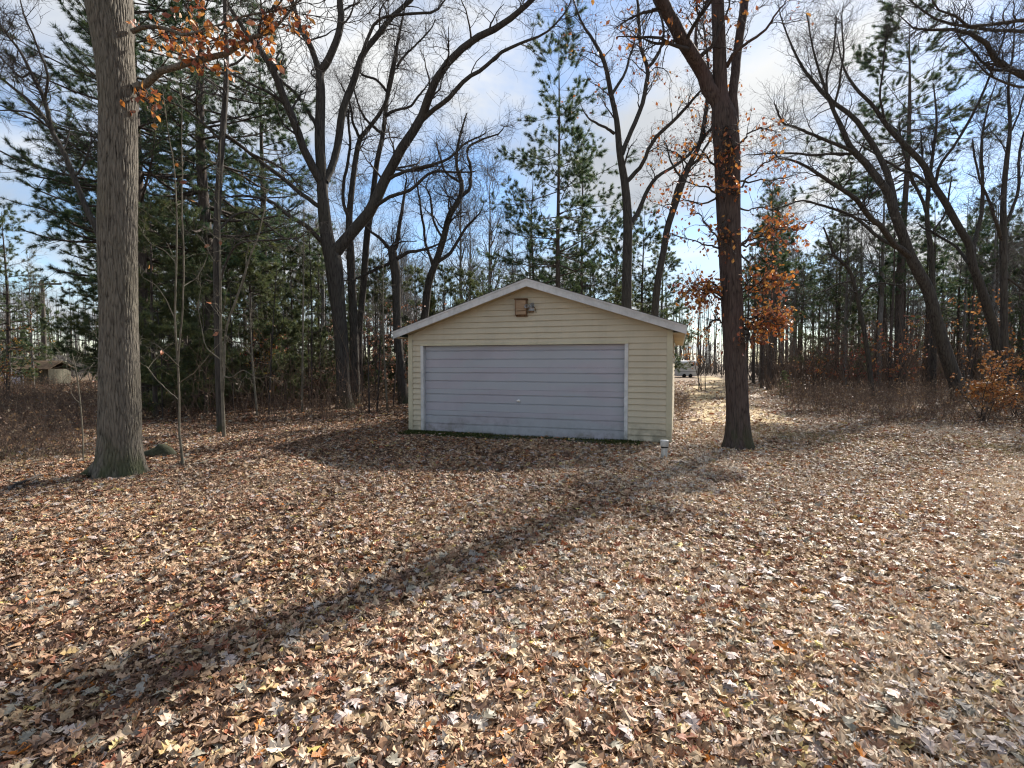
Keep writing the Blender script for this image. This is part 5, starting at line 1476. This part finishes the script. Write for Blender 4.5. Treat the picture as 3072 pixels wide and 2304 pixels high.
# ------------------------------------------------------------------ poles, shed, trailer
def pole(label, px, Yp, h, arm, group=None):
    x = gx_at(px, Yp)
    t = thing('utility_pole', label, 'pole', (x, Yp, 0))
    v, q = tubes(np.array([[[0, 0, -0.2], [0.02, 0, h * 0.5], [0.03, 0, h]]]), np.array([[0.17, 0.15, 0.12]]), 12)
    ob('post', mesh('post', v, q), M['pole_wood'], t)
    boxes('crossarm', [(arm[0], arm[1], -0.2, -0.1, h - 0.42, h - 0.28)], M['pole_wood'], t)
    s = 1 if arm[1] > -arm[0] else -1
    v, q = tubes(np.array([[[0.05, -0.15, h - 1.1], [0.05 + 0.45 * s, -0.15, h - 0.7], [0.9 * s, -0.15, h - 0.43]]]), np.full((1, 3), 0.03), 6)
    ob('brace', mesh('brace', v, q), M['pole_wood'], t)
    for xi in np.linspace(arm[0] + 0.1, arm[1] - 0.1, 3):
        v, q = tubes(np.array([[[xi, -0.15, h - 0.28], [xi, -0.15, h - 0.2], [xi, -0.15, h - 0.12]]]), np.array([[0.03, 0.06, 0.02]]), 8)
        ob('insulator', mesh('insulator', v, q), M['grey_metal'], t)


pole('utility pole with a one-sided crossarm at the left', 137, 41.0, 8.3, (-0.15, 1.7))
pole('farther utility pole with a level crossarm at the left', 217, 64.0, 7.6, (-1.7, 1.4))

sx, sy = gx_at(88, 38.0), 38.0
sd = thing('shed', 'low shed with a brown roof and pale door at the far left', 'shed', (sx, sy, 0), 0.15)
boxes('wall', [(-1.25, 1.3, 0, 2.4, -0.1, 1.22)], M['shed_wall'], sd)
boxes('door', [(-1.12, -0.55, -0.04, -0.003, 0.02, 1.15)], M['lavender'], sd)
boxes('trim', [(-0.42, -0.34, -0.03, -0.002, 0.0, 1.18)], M['white_wall'], sd)
v = np.array([[-1.5, -0.3, 1.15], [1.5, -0.3, 1.15], [1.5, 1.2, 1.78], [-1.5, 1.2, 1.78], [-1.5, 2.7, 1.15], [1.5, 2.7, 1.15], [-1.5, -0.3, 1.23], [1.5, -0.3, 1.23], [1.5, 1.2, 1.86], [-1.5, 1.2, 1.86], [-1.5, 2.7, 1.23], [1.5, 2.7, 1.23]])
f = np.array([[0, 3, 2, 1], [3, 4, 5, 2], [6, 7, 8, 9], [9, 8, 11, 10], [0, 1, 7, 6], [4, 10, 11, 5], [0, 6, 9, 3], [3, 9, 10, 4], [1, 2, 8, 7], [2, 5, 11, 8]])
ob('roof', mesh('roof', v, f, False), M['shed_roof'], sd)

tx, ty = gx_at(2062, 58.0), 58.0
tr = thing('trailer', 'white trailer far down the track between the garage and the rusty oak', 'trailer', (tx, ty, 0), -0.1)
v, fl_ = extrude_profile([(0.0, 0.16), (0.0, 1.70), (0.12, 1.86), (1.0, 1.92), (1.88, 1.86), (2.0, 1.70), (2.0, 0.16)][::-1], -1.1, 1.1)
ob('body', mesh('body', v, fl_, False), M['white_wall'], tr)
for x0 in (-0.8, 0.35):
    boxes('window', [(x0, x0 + 0.34, -0.02, -0.002, 1.3, 1.55)], M['window_glass'], tr)
boxes('stripe', [(-1.09, 1.09, -0.012, -0.001, 0.62, 0.72)], M['grey_metal'], tr)
for x0 in (-0.35, 0.35):
    v, q = tubes(np.array([[[x0, -0.03, 0.2], [x0, -0.02, 0.2], [x0, 0.15, 0.2], [x0, 0.16, 0.2]]]), np.array([[0.02, 0.22, 0.22, 0.02]]), 18)
    ob('wheel', mesh('wheel', v, q), M['dark'], tr)

# ------------------------------------------------------------------ sticks and logs on the ground
rng = np.random.default_rng(800)


def stick(label, pts, r, m='twig', twigs=5, group=None, name='fallen_branch'):
    w = np.array([np.append(G(a, b)[:2], 0.035 + 0.02 * k) for k, (a, b) in enumerate(pts)])
    b0 = np.array([w[0, 0], w[0, 1], 0.0])
    P = smooth_line(w - b0, 12)
    P[1:-1] += rng.normal(0, 0.012, (10, 3)) * [1, 1, 0.6]
    P[:, 2] = np.maximum(P[:, 2], r * 0.7)
    R = r * np.linspace(1, 0.4, 12)
    parts = [tubes(P[None], R[None], 7)]
    if twigs:
        parts.append(tubes(*spawn(rng, P[None], R[None], twigs, 0.2, 1, 0.2, 0.6, 25, 60, 0.02, 0.1, 5, 0.6, 0.004, 0.6, 0.2), 4))
    v, q = join(parts)
    o = ob(name, mesh(name, v, q), M[m], None, b0)
    return tag(o, label, 'branch', group)


stick('pale thin stick lying right of the pale sapling', [(600, 1395), (660, 1378), (725, 1362)], 0.014, 'twig_pale', 2)
stick('dark crooked branch lying behind the leaves before the forked oak', [(805, 1285), (850, 1262), (890, 1235), (950, 1228)], 0.02, 'twig', 6)
stick('long low fallen branch left of the garage', [(640, 1332), (720, 1328), (800, 1330)], 0.022, 'twig', 5)
stick('dark fallen branch at the foot of the rusty oak', [(2262, 1340), (2310, 1348), (2350, 1362)], 0.016, 'twig', 3)
stick('dark forked branch lying in front of the orange shrub', [(2885, 1345), (2870, 1300), (2862, 1280), (2920, 1270), (2990, 1276)], 0.018, 'twig', 6)
stick('dark stick half buried in the leaves in the middle foreground', [(1450, 1788), (1500, 1797), (1555, 1794)], 0.011, 'twig', 2)
stick('thin straight twig on the leaves at the right', [(2675, 1790), (2760, 1787), (2850, 1790)], 0.008, 'twig', 0)
stick('thick branch piece on the leaves at the left edge', [(0, 1500), (60, 1462), (130, 1440)], 0.03, 'twig', 3)
stick('pale twig on the leaves in the left foreground', [(330, 2045), (360, 2020), (400, 1990)], 0.006, 'twig_pale', 1)
stick('thin dark twig curving over leaves near the bottom', [(1275, 2075), (1300, 2110), (1325, 2135)], 0.006, 'twig', 1)

# mossy stone by the thick oak
p = G(472, 1372)
rng = np.random.default_rng(901)
a = np.linspace(0, 2 * math.pi, 21)[:-1]
prof = [(0.26, -0.05), (0.25, 0.06), (0.19, 0.14), (0.10, 0.19), (0.02, 0.20)]
v = np.array([[r * math.cos(t) * (1.1 + 0.2 * math.sin(2 * t + 1)), r * math.sin(t) * (0.8 + 0.15 * math.cos(3 * t)), z * (1 + 0.25 * math.cos(t))] for r, z in prof for t in a])
i = np.arange(len(prof) * 20).reshape(len(prof), 20)
q = np.stack([i[:-1], np.roll(i, -1, 1)[:-1], np.roll(i, -1, 1)[1:], i[1:]], -1).reshape(-1, 4)
M['mossy'] = mat('mossy_stone', lambda t: prin(t, ramp(t, noise(t, coords(t), 7, 5), [(0.35, (0.03, 0.032, 0.02)), (0.6, (0.05, 0.052, 0.034)), (0.75, (0.10, 0.095, 0.08))]), 0.9, 0.1, noise(t, coords(t), 25, 4), 0.5, 0.02))
tag(ob('stone', mesh('stone', v, q), M['mossy'], None, (p[0], p[1], 0)), 'low mossy stone just right of the thick oak foot', 'stone')

# leaf-covered stump beside the forked oak
p = G(985, 1252)
a = np.linspace(0, 2 * math.pi, 25)[:-1]
prof = [(0.34, -0.05), (0.28, 0.06), (0.21, 0.14), (0.15, 0.20), (0.03, 0.17)]
v = np.array([[r * math.cos(t) * (1 + 0.15 * math.sin(3 * t + z * 9)), r * math.sin(t) * (1 + 0.12 * math.cos(4 * t)), z + 0.03 * math.sin(2 * t)] for r, z in prof for t in a])
i = np.arange(len(prof) * 24).reshape(len(prof), 24)
q = np.stack([i[:-1], np.roll(i, -1, 1)[:-1], np.roll(i, -1, 1)[1:], i[1:]], -1).reshape(-1, 4)
tag(ob('stump', mesh('stump', v, q), M['wood_box'], None, (p[0], p[1], -0.04)), 'low rotten stump before the forked oak', 'stump')
_ = ('TRIS', sum(sum(len(p_.vertices) - 2 for p_ in me.polygons) if len(me.polygons) < 2000 else int((len(me.loops) - 2 * len(me.polygons))) for me in bpy.data.meshes))
